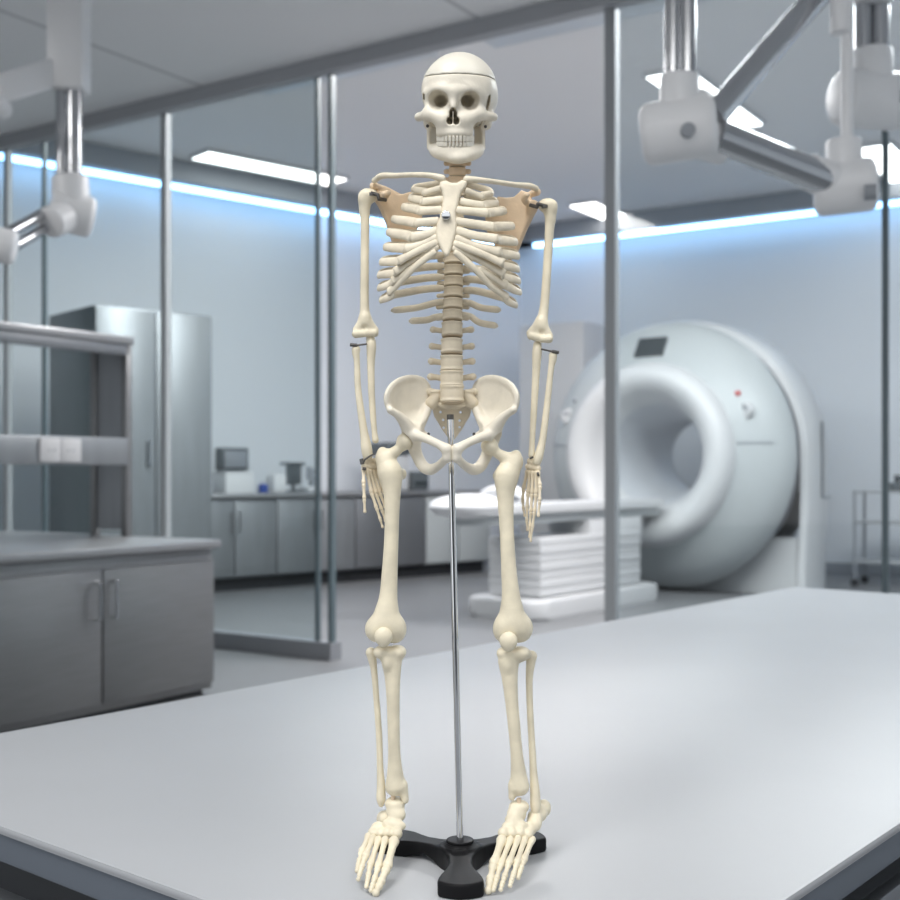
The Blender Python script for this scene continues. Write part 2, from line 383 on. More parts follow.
# wall box
k = (228 - 450) / FPX; t = (k * LW.y - LW.x) / (wl.x - k * wl.y); p = LW + wl * t
o = empty('wall_box', (p.x, p.y, 1.33), AL, 'dark grey box mounted on the back wall beside the tall cabinet', 'wall box')
q = MB(); q.box((0, -.09, .11), (.36, .17, .27), .01); q.build('body', M['darkdev'], o); q = MB(); q.box((0, -.18, .11), (.30, .012, .2), .004); q.build('door', M['greytrim'], o)
p = on_counter(389, .55); o = empty('analyser', p, AL, 'grey bench instrument with dark lid behind the skeleton pelvis', 'instrument')
q = MB(); q.box((0, 0, .22), (.34, .4, .44), .03); q.build('body', M['white2'], o); q = MB(); q.box((0, -.02, .52), (.36, .42, .16), .04); q.build('lid', M['darkdev'], o)
p = on_counter(412, .5); o = empty('bench_printer', p, AL, 'dark low bench machine beside the grey instrument', 'instrument')
q = MB(); q.box((0, 0, .12), (.28, .36, .24), .03); q.build('body', M['darkdev'], o); q = MB(); q.box((0, -.18, .09), (.2, .03, .04), .005); q.build('slot', M['screen'], o)

# ------------------------------------------------------------------ scanner
SA = math.radians(38)
S0 = Vector((2.27, 12.8, 0)); rzS = -SA                # local +y = axis going away to the right
AX = Vector((math.sin(SA), math.cos(SA), 0))
sc_ = empty('mri_scanner', S0, rzS, 'white ring-shaped medical scanner behind the right glass', 'scanner')
CZ = 1.47
q = MB()
prof = [(.40, 1.04), (.40, .45), (.45, .2), (.55, -.1), (.66, -.33), (.74, -.43), (.84, -.46), (.93, -.42), (.975, -.33), (.985, -.26)]
q.lathe_y(prof[3:], c=(0, 0, CZ)); q.build('bore_ring', M['white2'], sc_, angle=60)
q = MB(); q.lathe_y(prof[:4], c=(0, 0, CZ)); q.build('bore', M['bore'], sc_, angle=60)
q = MB(); q.lathe_y([(.985, -.26), (1.12, -.19), (1.26, -.10), (1.37, .0), (1.43, .10), (1.45, .18)], c=(0, 0, CZ)); q.build('front_cover', M['scanner_grey'], sc_, angle=60)
q = MB(); q.lathe_y([(1.45, .18), (1.40, .19), (1.38, .28), (1.38, .52)], c=(0, 0, CZ)); q.build('shadow_gap', M['greytrim'], sc_)
# housing: rounded top on straight sides, with a hole for the bore
q = MB(); n = 48; bm = q.bm
def hull(R, y, w):
    pts = []
    for i in range(n + 1):
        a = pi * i / n; pts.append((R * math.cos(a), y, CZ + R * math.sin(a)))
    pts += [(-R, y, .9), (-R * w, y, .3), (-R * w, y, .0), (R * w, y, .0), (R * w, y, .3), (R, y, .9)]
    return [bm.verts.new(p) for p in pts]
def inner(y, m):
    return [bm.verts.new((1.38 * math.cos(2*pi*i/m), y, CZ + 1.38 * math.sin(2*pi*i/m))) for i in range(m)]
H = [hull(1.40, .40, .98), hull(1.47, .42, .98), hull(1.50, .49, .98), hull(1.50, .92, .98), hull(1.46, 1.01, .98), hull(1.38, 1.05, .96)]
for A_, B_ in zip(H, H[1:]):
    for i in range(len(A_)): bm.faces.new((A_[i], A_[(i+1) % len(A_)], B_[(i+1) % len(A_)], B_[i]))
q.build('housing', M['white2'], sc_, angle=50)
q = MB(); bm = q.bm                                  # rear cover: plate from the housing outline in to the bore
outer = [(1.38 * math.cos(2*pi*i/64), max(.002, CZ + 1.38 * math.sin(2*pi*i/64))) for i in range(64)]
ri = [bm.verts.new((.40 * math.cos(2*pi*i/64), 1.05, CZ + .40 * math.sin(2*pi*i/64))) for i in range(64)]
ro = [bm.verts.new((x, 1.05, z)) for x, z in outer]
for i in range(64): bm.faces.new((ri[i], ri[(i+1) % 64], ro[(i+1) % 64], ro[i]))
q.build('rear_cover', M['white2'], sc_)
q = MB(); bm = q.bm                                  # front plate below the ring, down to the floor
q.box((0, .46, .30), (2.7, .03, .6)); q.build('lower_front', M['white2'], sc_)
def face_at(x, z):
    r = math.hypot(x, z); P = [(.985, -.26), (1.12, -.19), (1.26, -.10), (1.37, .0)]
    return float(np.interp(r, [a for a, b in P], [b for a, b in P]))
y = face_at(-.02, 1.16)
q = MB(); q.box((-.02, y - .005, CZ + 1.15), (.34, .05, .24), .01, ax=((1, 0, 0), (0, .85, -.53), (0, .53, .85))); q.build('display', M['screen'], sc_)
for sx in (-1, 1):
    y = face_at(1.08 * sx, .45)
    q = MB(); q.cyl((1.08*sx, y + .02, CZ + .45), (1.08*sx - .03*sx, y - .04, CZ + .44), .085, n=24, bev=.01); kp = q.build('control_pad', M['white2'], sc_)
    q = MB(); q.cyl((1.08*sx, y - .03, CZ + .45), (1.08*sx - .01*sx, y - .05, CZ + .445), .05, n=20); q.build('dial', M['greytrim'], kp)
    q = MB(); q.sph((.97*sx, face_at(.97, .62) - .005, CZ + .62), .03); q.build('indicator', M['red'] if sx > 0 else M['greytrim'], sc_)
    q = MB(); q.box((1.16*sx, face_at(1.16, .1) - .004, CZ + .12), (.30, .012, .012), ax=((1, .62*sx, 0), (-.62*sx, 1, 0), (0, 0, 1))); q.build('seam', M['greytrim'], sc_)
q = MB(); q.box((1.503, .74, 1.42), (.012, .05, .80), .004); q.build('side_slot', M['darkdev'], sc_)
q = MB(); q.box((1.503, .86, 1.02), (.012, .22, .03), .004); q.build('side_seam', M['greytrim'], sc_)
# patient table on the scanner axis
pt = empty('patient_table', S0 - AX * 2.7, rzS, 'long white patient couch running into the ring-shaped scanner', 'patient table')
q = MB(); q.prism([(a + 0, b) for b, a in rrect(1.75, .27, .24, 8)], .93, 1.01, .02); top = q.build('table_top', M['white2'], pt); top.location = (0, .72, 0)
q = MB(); q.prism([(a, b) for b, a in rrect(1.6, .20, .15, 6)], .84, .93, .01); o = q.build('under_tray', M['scanner_grey'], pt); o.location = (0, .80, 0)
q = MB(); q.box((0, 1.35, .74), (.50, 1.0, .20), .02); q.build('carriage', M['white2'], pt)
q = MB()
for k in range(7): q.box((0, .85, .22 + .075*k), (.56 + .012*(k % 2), 1.8, .074), .006)
q.build('bellows', M['white2'], pt)
q = MB(); q.prism([(a, b) for b, a in rrect(1.15, .42, .2, 6)], 0, .17, .03); o = q.build('base_plate', M['white2'], pt); o.location = (0, .85, 0)
q = MB(); q.sph((0, -.72, 1.00), .30, (1.0, 1.35, .36), 28); q.build('headrest', M['white'], pt)
q = MB(); q.tube([(.26*math.cos(a), -.22, 1.0 + .14*math.sin(a)) for a in [pi*i/12 for i in range(13)]], .045); q.build('head_coil', M['white'], pt)
# white cabinet behind it
eq = empty('equipment_cabinet', (1.50, 15.75, 0), A2 + pi, 'tall pale equipment cabinet behind the scanner at its left', 'cabinet')
q = MB(); q.box((0, 0, 1.63), (.95, .7, 3.2), .03); q.build('body', M['white2'], eq); q = MB(); q.box((0, 0, .015), (.9, .65, .03)); q.build('plinth', M['dark'], eq)
q = MB(); q.box((0, .36, 1.6), (.86, .02, 2.9), .01); q.build('door', M['white2'], eq)
# trolley at the right edge
tr = empty('trolley', (4.97, 13.35, 0), A2 + pi, 'grey wire-frame trolley at the right edge behind the glass', 'trolley')
for x in (-.35, .35):
    for y in (-.22, .22):
        q = MB(); q.cyl((x, y, .08), (x, y, 1.08), .016, n=10); q.build('post', M['greytrim'], tr)
        q = MB(); q.cyl((x, y - .015, .045), (x, y + .015, .045), .045, n=16); q.build('caster', M['dark'], tr)
for z in (.28, .72, 1.06):
    q = MB(); q.box((0, 0, z), (.74, .48, .025), .004); q.build('shelf', M['mull'], tr)
o = empty('instrument', (5.03, 13.31, 1.0735), .4, 'small dark device on top of the trolley', 'device')
q = MB(); q.box((0, 0, .05), (.22, .16, .10), .02); q.build('body', M['darkdev'], o); q = MB(); q.box((0, 0, .13), (.14, .03, .10), .01, rz=.3); q.build('screen', M['screen'], o)

# ------------------------------------------------------------------ ceiling booms
def P(px, py, d): return Vector(((px - 450) / FPX * d, d, CAMZ - (py - HOR) / FPX * d))
def joint(root, c, r, axis, L, up=None, cap=True):
    """white knuckle: barrel along axis, and a collar towards each given direction"""
    q = MB(); a = Vector(axis).normalized(); c = Vector(c)
    q.cyl(c - a * L/2, c + a * L/2, r, n=28, bev=r*.35)
    for tgt, rr in (up or []):
        dv = (Vector(tgt) - c).normalized(); q.cyl(c, c + dv * r * 1.75, rr * 1.05, rr, n=24, bev=rr*.12)
    j = q.build('joint', M['joint'], root)
    if cap:
        q = MB(); q.cyl(c - a*(L/2 - .002), c - a*(L/2 + .008), r*.33, n=20); q.build('bolt', M['greytrim'], j)
    return j
def inv(root, p): return Vector(p) - root.location
# left one
D = 6.6
base = P(68, 5, D); b1 = empty('ceiling_boom', (base.x, D, CEIL1), 0, 'white and chrome ceiling boom at the upper left', 'ceiling boom')
L = lambda px, py, d=D: inv(b1, P(px, py, d))
zt = 0
q = MB(); q.cyl((0, 0, 0), (0, 0, -.06), .20, n=40, bev=.012); q.build('mount_plate', M['joint'], b1)
c0 = L(69, 40); q = MB(); q.box((c0.x, 0, (-.06 + L(69, 92).z) / 2), (.205, .17, abs(L(69, 92).z) - .06), .02); q.build('column', M['joint'], b1)
for dx in (-7, 5):
    a = L(69 + dx, 90); b = L(69 + dx, 190); q = MB(); q.cyl(a, b, .034 if dx < 0 else .044, n=20); q.build('tube', M['boom'], b1)
jc = L(72, 213); e0 = L(2, 245, D - .5)
joint(b1, jc, .115, (1, .4, -.2), .24, [(L(70, 180), .10), (e0, .085)], cap=False)
for dz in (.045, -.04):
    q = MB(); q.cyl(jc + Vector((-.07, 0, dz)), e0 + Vector((0, 0, dz)), .03, n=18); q.build('arm', M['boom'], b1)
joint(b1, L(-4, 244, D - .52), .09, (1, .2, -.2), .2, [], cap=False)
q = MB(); s0 = L(55, 72); s1 = L(-6, 92, D - .3); dv = (s1 - s0).normalized(); sd = dv.cross(Vector((0, 0, 1))).normalized()
q.box((s0 + s1)/2, ((s1 - s0).length, .13, .15), .02, ax=(dv, sd, dv.cross(sd) * -1)); q.build('side_arm', M['joint'], b1)
joint(b1, L(-3, 106, D - .3), .06, (0, 1, 0), .16, [], cap=True)
# right one, nearer
D = 4.4
top = P(680, 0, D); b2 = empty('ceiling_boom', (top.x, D, CEIL1), 0, 'large chrome ceiling boom with white joints at the upper right', 'ceiling boom')
L = lambda px, py, d=D: inv(b2, P(px, py, d))
q = MB(); q.cyl((0, 0, 0), (0, 0, -.05), .22, n=40, bev=.012); q.build('mount_plate', M['joint'], b2)
for px, r in ((672.5, .030), (687, .034)):
    a = L(px, 92); q = MB(); q.cyl((a.x, 0, -.045), a, r, n=24); q.build('tube', M['boom'], b2)
ja = L(687, 126); jb = L(845, 187, D + .25)
joint(b2, ja + Vector((-.03, 0, -.015)), .115, (1, -.25, .1), .28, [(L(680, 60), .072), (L(740, 70, D + .3), .075), (jb, .075)], cap=False)
q = MB(); cc = L(688, 130, D - .12); q.cyl(cc + Vector((0, .03, 0)), cc + Vector((0, -.01, 0)), .026, n=24); q.build('bolt', M['greytrim'], b2)
q = MB(); q.cyl(L(712, 118), L(838, -28, D + .45), .050, n=28); q.build('upper_arm', M['boom'], b2)
q = MB(); q.cyl(L(715, 135), jb, .062, n=28); q.build('lower_arm', M['boom'], b2)
joint(b2, jb, .105, (1, -.3, .05), .24, [(L(842, 100, D + .25), .068), (L(800, 168, D + .18), .07)], cap=False)
q = MB(); cc = L(873, 192, D + .12); q.cyl(cc - Vector((.03, -.01, 0)), cc + Vector((.012, -.004, 0)), .03, n=20); q.build('bolt', M['greytrim'], b2)
q = MB(); q.cyl(L(847, 160, D + .25), (L(847, 0, D + .25).x, .25, -.02), .024, n=20); q.build('hanger', M['joint'], b2)
q = MB(); cz = L(842, 34, D + .25); q.cyl((cz.x, .25, cz.z), (cz.x, .25, 0), .045, n=24, bev=.01); q.build('sleeve', M['joint'], b2)
# second one at the right edge
D = 5.2
top = P(872, 0, D); b3 = empty('ceiling_boom', (top.x, D, CEIL1), 0, 'ceiling boom with a fat white joint at the right edge', 'ceiling boom')
L = lambda px, py, d=D: inv(b3, P(px, py, d))
q = MB(); q.cyl((0, 0, 0), (0, 0, -.05), .2, n=40, bev=.012); q.build('mount_plate', M['joint'], b3)
a = L(872, 5); q = MB(); q.cyl((0, 0, -.045), a, .088, n=28, bev=.012); q.build('column', M['joint'], b3)
for dx in (-9, 8):
    q = MB(); q.cyl(L(872 + dx, 3), L(872 + dx, 66), .038 if dx < 0 else .040, n=22); q.build('tube', M['boom'], b3)
joint(b3, L(872, 100), .125, (1, .25, 0), .34, [(L(872, 40), .088)], cap=False)
q = MB(); cc = L(903, 98, D - .06); q.cyl(cc - Vector((.03, 0, 0)), cc + Vector((.015, 0, 0)), .05, n=20); q.build('bolt', M['greytrim'], b3)
# ------------------------------------------------------------------ bones: signed-distance shapes turned into meshes
Z0 = 1240.0                                            # skeleton stands 1.24 m from the eye; bone coordinates are mm from (0, 1.24, eye height)
def K(px, py, dy):
    d = Z0 + dy; return np.array([(px - 450) / FPX * d, dy, -(py - HOR) / FPX * d])
def unit(a): a = np.asarray(a, float); return a / np.linalg.norm(a)
class SDF:
    def __init__(s): s.ops = []; s.lo = np.full(3, 1e9); s.hi = np.full(3, -1e9)
    def add(s, fn, lo, hi, k, mode):
        lo = np.asarray(lo, float); hi = np.asarray(hi, float)
        if mode == 'u': s.lo = np.minimum(s.lo, lo); s.hi = np.maximum(s.hi, hi)
        s.ops.append((fn, lo, hi, k, mode)); return s
    def cone(s, a, b, ra, rb, k=1.5, mode='u'):
        a = np.asarray(a, float); b = np.asarray(b, float); ba = b - a; L2 = max(float(ba @ ba), 1e-9); m = max(ra, rb)
        def fn(X, Y, Z):
            x, y, z = X - a[0], Y - a[1], Z - a[2]
            t = np.clip((x*ba[0] + y*ba[1] + z*ba[2]) / L2, 0, 1)
            return np.sqrt((x - t*ba[0])**2 + (y - t*ba[1])**2 + (z - t*ba[2])**2) - (ra + (rb - ra) * t)
        return s.add(fn, np.minimum(a, b) - m, np.maximum(a, b) + m, k, mode)
    def chain(s, pts, k=1.5, mode='u'):
        if len(pts) > 2:
            c = catmull([list(a) + [r] for a, r in pts], 5); pts = [(p[:3], max(.2, p[3])) for p in c]
        g = SDF()
        for (a, ra), (b, rb) in zip(pts, pts[1:]): g.cone(a, b, ra, rb, 0)
        fs = [o[0] for o in g.ops]
        def fn(X, Y, Z):
            d = fs[0](X, Y, Z)
            for f in fs[1:]: d = np.minimum(d, f(X, Y, Z))
            return d
        return s.add(fn, g.lo, g.hi, k, mode)
    def ell(s, c, r, k=1.5, mode='u', R=None):
        c = np.asarray(c, float); r = np.asarray(r, float); m = r.max() if R is not None else r
        def fn(X, Y, Z):
            x, y, z = X - c[0], Y - c[1], Z - c[2]
            if R is not None: x, y, z = [R[i][0]*x + R[i][1]*y + R[i][2]*z for i in range(3)]
            k0 = np.sqrt((x/r[0])**2 + (y/r[1])**2 + (z/r[2])**2); k1 = np.sqrt((x/r[0]**2)**2 + (y/r[1]**2)**2 + (z/r[2]**2)**2)
            return k0 * (k0 - 1) / np.maximum(k1, 1e-6)
        return s.add(fn, c - m, c + m, k, mode)
    def box(s, c, h, rd, k=1.5, mode='u', R=None):
        c = np.asarray(c, float); h = np.asarray(h, float); m = np.linalg.norm(h) if R is not None else h
        def fn(X, Y, Z):
            x, y, z = X - c[0], Y - c[1], Z - c[2]
            if R is not None: x, y, z = [R[i][0]*x + R[i][1]*y + R[i][2]*z for i in range(3)]
            q = [np.abs(w) - (hh - rd) for w, hh in zip((x, y, z), h)]
            o = np.sqrt(sum(np.maximum(w, 0)**2 for w in q)); return o + np.minimum(np.maximum(np.maximum(q[0], q[1]), q[2]), 0) - rd
        return s.add(fn, c - m, c + m, k, mode)
    def plate(s, poly, D, t, k=1.5, mode='u', cf=.75, rnd=1.2, pad=60):
        """curved plate: outline in (x, z), lying on y = D(x, z), half thickness t"""
        P_ = np.asarray(poly, float)
        def fn(X, Y, Z):
            x, z = X[:, :1, :], Z[:, :1, :]; d = np.full(np.broadcast(x, z).shape, 1e9); sg = np.ones(d.shape)
            n = len(P_)
            for i in range(n):
                a = P_[i]; b = P_[(i+1) % n]; e = b - a; wx = x - a[0]; wz = z - a[1]
                tt = np.clip((wx*e[0] + wz*e[1]) / (e @ e), 0, 1)
                d = np.minimum(d, (wx - e[0]*tt)**2 + (wz - e[1]*tt)**2)
                c1 = z >= a[1]; c2 = z < b[1]; c3 = e[0]*wz > e[1]*wx
                fl = (c1 & c2 & c3) | (~c1 & ~c2 & ~c3); sg = np.where(fl, -sg, sg)
            d2 = sg * np.sqrt(d); d3 = np.abs(Y - D(x, z)) * cf - t
            h = np.clip(.5 - .5*(d2 - d3)/rnd, 0, 1); return d2*(1-h) + d3*h + rnd*h*(1-h)
        lo = np.array([P_[:, 0].min() - 3, -pad, P_[:, 1].min() - 3]); hi = np.array([P_[:, 0].max() + 3, pad, P_[:, 1].max() + 3])
        return s.add(fn, lo, hi, k, mode)
    def half(s, n, d):
        n = np.asarray(n, float)
        return s.add(lambda X, Y, Z: n[0]*X + n[1]*Y + n[2]*Z - d, (-1e9,)*3, (1e9,)*3, 0, 'i')
    def mesh(s, h, smooth=1):
        lo = s.lo - 4*h - 2; hi = s.hi + 4*h + 2
        ax = [np.arange(lo[i], hi[i], h) for i in range(3)]
        V = np.full([len(a) for a in ax], 50.0)
        for fn, l, u_, k, mode in s.ops:
            mg = k + 3*h
            sl = tuple(slice(max(0, int((l[i] - mg - lo[i]) / h)) if l[i] > -1e8 else 0, min(len(ax[i]), int((u_[i] + mg - lo[i]) / h) + 2) if u_[i] < 1e8 else len(ax[i])) for i in range(3))
            if any(q.start >= q.stop for q in sl): continue
            g = np.broadcast_arrays(ax[0][sl[0]][:, None, None], ax[1][sl[1]][None, :, None], ax[2][sl[2]][None, None, :])
            f = fn(*g); o = V[sl]
            if mode == 'u':
                if k > 0: hh = np.clip(.5 + .5*(o - f)/k, 0, 1); V[sl] = o*(1-hh) + f*hh - k*hh*(1-hh)
                else: V[sl] = np.minimum(o, f)
            elif mode == 's':
                f = -f
                if k > 0: hh = np.clip(.5 - .5*(o - f)/k, 0, 1); V[sl] = o*(1-hh) + f*hh + k*hh*(1-hh)
                else: V[sl] = np.maximum(o, f)
            else: V[sl] = np.maximum(o, f)
        return nets(V, lo, h, smooth)
def nets(V, lo, h, smooth):
    I = V < 0; n = np.array(V.shape); m = n - 1
    acc = np.zeros((*m, 3)); cnt = np.zeros(m)
    def part(A, d): return A[d[0]:d[0] + m[0], d[1]:d[1] + m[1], d[2]:d[2] + m[2]]
    for axx in range(3):
        o1, o2 = [i for i in range(3) if i != axx]
        for a in (0, 1):
            for b in (0, 1):
                d0 = [0, 0, 0]; d0[o1] = a; d0[o2] = b; d1 = list(d0); d1[axx] = 1
                f0, f1 = part(V, d0), part(V, d1); cr = (f0 < 0) != (f1 < 0)
                t = np.where(cr, f0 / np.where(cr, f0 - f1, 1), 0)
                acc[..., axx] += np.where(cr, t, 0); acc[..., o1] += np.where(cr, a, 0); acc[..., o2] += np.where(cr, b, 0); cnt += cr
    act = cnt > 0; idx = np.full(m, -1); idx[act] = np.arange(act.sum())
    pos = np.argwhere(act) + acc[act] / cnt[act][:, None]; verts = lo + pos * h
    quads = []
    for axx in range(3):
        o1, o2 = (axx + 1) % 3, (axx + 2) % 3
        s0 = [slice(None)]*3; s1 = [slice(None)]*3; s0[axx] = slice(0, -1); s1[axx] = slice(1, None)
        A, B = I[tuple(s0)], I[tuple(s1)]; e = np.argwhere(A != B)
        e = e[(e[:, o1] > 0) & (e[:, o2] > 0) & (e[:, o1] < m[o1]) & (e[:, o2] < m[o2])]
        ins = A[tuple(e.T)]
        def cell(a, b):
            c = e.copy(); c[:, o1] -= a; c[:, o2] -= b; return idx[tuple(c.T)]
        q_ = np.stack([cell(1, 1), cell(0, 1), cell(0, 0), cell(1, 0)], 1)
        q_[~ins] = q_[~ins][:, ::-1]; quads.append(q_)
    quads = np.concatenate(quads)
    for _ in range(smooth):
        sm = np.zeros_like(verts); c = np.zeros(len(verts))
        for i in range(4):
            for j in ((i+1) % 4, (i-1) % 4): np.add.at(sm, quads[:, i], verts[quads[:, j]]); np.add.at(c, quads[:, i], 1)
        verts = verts*.45 + .55 * sm / np.maximum(c, 1)[:, None]
    return verts, quads
SK = np.array([0, 1.24, .90])                           # the skeleton's base on the worktop
def to_local(vmm, base=SK): return np.asarray(vmm) * .001 + np.array([0, 1.24, CAMZ]) - base
def bone(name, sdf, h, m, parent, smooth=1, fn=None, base=SK):
    vv, qq = sdf.mesh(h, smooth)
    if fn is not None: vv = fn(vv)
    me = bpy.data.meshes.new(name); lv = to_local(vv, base)
    me.vertices.add(len(lv)); me.vertices.foreach_set('co', lv.ravel())
    me.loops.add(qq.size); me.loops.foreach_set('vertex_index', qq.ravel().astype(np.int32))
    me.polygons.add(len(qq)); me.polygons.foreach_set('loop_start', np.arange(0, qq.size, 4, dtype=np.int32))
    me.update(calc_edges=True); me.validate(); me.materials.append(m); me.shade_smooth()
    o = link(bpy.data.objects.new(name, me)); o.parent = parent; return o
def catmull(pts, n):
    p = np.asarray(pts, float); p = np.vstack([2*p[0] - p[1], p, 2*p[-1] - p[-2]]); out = []
    for i in range(1, len(p) - 2):
        for t in np.linspace(0, 1, n, endpoint=False):
            a, b, c, d = p[i-1:i+3]
            out.append(.5*((2*b) + (c-a)*t + (2*a-5*b+4*c-d)*t*t + (3*b-a-3*c+d)*t**3))
    out.append(p[-2]); return np.array(out)
def sweep(name, pts, a, b, outward, m, parent, n=8, seg=10, ends=(.6, .6)):
    """flattened tube: half height a, half thickness b, thin side along outward(p)"""
    c = catmull(pts, n); N = len(c); T = np.gradient(c, axis=0); vs = []; fs = []
    for i in range(N):
        t = unit(T[i]); o_ = outward(c[i]); o_ = unit(o_ - t*(o_ @ t)); w_ = np.cross(t, o_)
        e = i / (N - 1); tp = 1.0
        if e < .05: tp = ends[0] + (1 - ends[0]) * e / .05
        if e > .95: tp = ends[1] + (1 - ends[1]) * (1 - e) / .05
        aa = (a(e) if callable(a) else a) * tp; bb = (b(e) if callable(b) else b) * tp
        for j in range(seg):
            g = 2*pi*j/seg; vs.append(c[i] + w_*aa*math.cos(g) + o_*bb*math.sin(g))
    for i in range(N - 1):
        for j in range(seg):
            fs.append((i*seg + j, i*seg + (j+1) % seg, (i+1)*seg + (j+1) % seg, (i+1)*seg + j))
    vs += [c[0], c[-1]]; k0 = len(vs) - 2
    for j in range(seg): fs += [(k0, (j+1) % seg, j), (k0 + 1, (N-1)*seg + j, (N-1)*seg + (j+1) % seg)]
    return from_pydata(name, to_local(vs), fs, m, parent)

sk = empty('skeleton_model', SK, 0, 'small cream plastic human skeleton model hanging on a chrome rod over the worktop', 'skeleton model')
# ---- skull, built in its own frame: x right, y away along the line of sight, z up, units of one photo pixel
th = math.atan(362 / FPX); HC = K(456, 108, 0)
EX, EY, EZ = np.array([1., 0, 0]), np.array([0, math.cos(th), math.sin(th)]), np.array([0, -math.sin(th), math.cos(th)])
def head(vv): return HC + np.outer(vv[:, 0] * 1.0455, EX) + np.outer(vv[:, 1], EY) + np.outer(vv[:, 2], EZ)
def cranium(S):
    S.ell((3.6, 24, 15.5), (38.2, 48, 40.5), 0); S.ell((-.5, -1, 18), (33.5, 27, 32), 8)
    S.ell((8, 40, 10), (34, 36, 32), 8); return S
S = cranium(SDF())
S.chain([((-28, -13, 13), 3.0), ((-18, -22.5, 18.5), 3.6), ((-3, -26, 16), 4.5), ((13, -22.5, 18), 3.6), ((24, -13, 12), 3.0)], 7)      # brow
S.ell((-2, -12, -5), (25, 15, 11), 6)                                                                                              # mid face
for sx in (-1, 1):
    o_ = -27.5 if sx < 0 else 23.0
    S.chain([((o_ + sx*.5, -14, 15), 3.0), ((o_ + sx*.3, -15, 4), 3.0), ((o_ - sx*2.5, -19, -6), 4.5)], 4)                       # outer rim
    S.chain([((o_, -17, -6.5), 5.5), ((o_ - sx*8, -23, -9), 6), ((o_ - sx*15, -25.5, -12), 6)], 7)                               # cheek bone
    e = -37.2 if sx < 0 else 37.4
    S.chain([((o_ + sx*1, -15, -6.5), 4.8), ((e - sx*3, -7, -8.2), 4.4), ((e, 2, -9.2), 4.6), ((e - sx*4, 14, -8), 5.0)], 5)       # arch
    S.ell(((-27 if sx < 0 else 31), 24, -14), (6.5, 10, 9), 3)
S.box((-1.5, -18, -18), (18, 14.5, 13.5), 9, 7)                                                                                    # maxilla
S.ell((-1, -19, -25), (17.5, 16, 7), 4)
S.chain([((-3, -26, 13), 4.2), ((-3, -30.5, 4), 3.4), ((-3, -33, 0.5), 2.2)], 5)                                                  # nose bridge
S.ell((-18, -26, 8), (10.2, 16, 9.2), 2.0, 's'); S.ell((-15, -10, 7), (6.5, 18, 6), 3, 's')
S.ell((14, -26, 7.2), (9.5, 16, 9.3), 2.0, 's'); S.ell((11, -10, 7), (6.5, 18, 6), 3, 's')
S.ell((-6, -34, -12.4), (3.6, 26, 4.0), 1.0, 's'); S.ell((0, -34, -12.4), (3.6, 26, 4.0), 1.0, 's'); S.ell((-3, -35, -6.2), (3.9, 26, 6.6), 1.2, 's')
S.box((-3.0, -20, -9.5), (.55, 9, 6.5), .3, .6)                                                                                     # septum
S.ell((31.8, -7, 5), (1.5, 12, 8.5), 1.0, 's', R=((.98, 0, -.17), (0, 1, 0), (.17, 0, .98))); S.ell((-31.6, -9, 11), (1.1, 10, 4.2), .8, 's')
CUT = unit((0, .12, 1)); CD = float(CUT @ np.array([0, -24, 33.2]))
S.half(CUT, CD - .12)
skull = bone('skull', S, .85, M['skull'], sk, 1, head)
S = cranium(SDF()); S.half(-CUT, -CD - .12); S.lo[2] = 24
bone('skull_cap', S, 1.0, M['cap'], skull, 1, lambda q_: head((q_ - np.array([3, 20, 20])) * 1.012 + np.array([3, 20, 20])))
# lower jaw
S = SDF()
S.chain([((-24.2, 2, -40.0), 4.4), ((-19.5, -12, -44), 6.2), ((-9.5, -25, -46.5), 7.2), ((1.5, -28.5, -47.5), 7.6), ((12.5, -25, -46.5), 7.2), ((21, -12, -44), 6.2), ((25, 2, -40.0), 4.4)], 3)
S.chain([((-19.5, -6, -40), 4.0), ((-13.5, -22, -40.5), 4.6), ((-.5, -29, -40.5), 4.8), ((12, -22, -40.5), 4.6), ((19, -6, -40), 4.0)], 5)
for x, tx in ((-25.8, -2.0), (25.8, 2.0)):
    S.box((x - tx*.9, 6, -30), (2.0, 10.0, 11.5), 1.6, 2.5, 'u', R=((.906, -.42*np.sign(-tx), 0), (.42*np.sign(-tx), .906, 0), (0, 0, 1))); S.chain([((x, 10, -20), 2.3), ((x + tx, 12, -13.5), 3.0)], 2); S.chain([((x, -2, -20), 2.2), ((x + tx*.6, -3, -14), 1.6)], 2)
S.ell((2, -33, -50), (8, 4.5, 4.0), 5)
jaw = bone('lower_jaw', S, .85, M['skull'], skull, 1, head)
def teeth(name, z, hz, parent, ry, n=14):
    S = SDF()
    for i in range(n):
        a = math.radians(-80 + 160 * (i + .5) / n); wdt = 1.35 if 3 < i < n - 4 else 1.75
        x, y = -.8 + 17.2 * math.sin(a), -15.5 - ry * math.cos(a); c, s_ = math.cos(a), math.sin(a)
        S.box((x, y, z), (wdt, 2.0, hz), .9, .9, 'u', R=((c, s_, 0), (-s_, c, 0), (0, 0, 1)))
    return bone(name, S, .5, M['teeth'], parent, 2, head)
teeth('upper_teeth', -30.2, 3.2, skull, 18.0); teeth('lower_teeth', -35.8, 2.7, jaw, 17.3)
for x, y, z in ((29.5, -6, -18.5), (-28.5, -6, -18)):
    c = head(np.array([[x, y, z]]))[0]; q = MB(); q.sph(to_local(c), .0017); q.build('jaw_spring', M['steel_dark'], jaw)

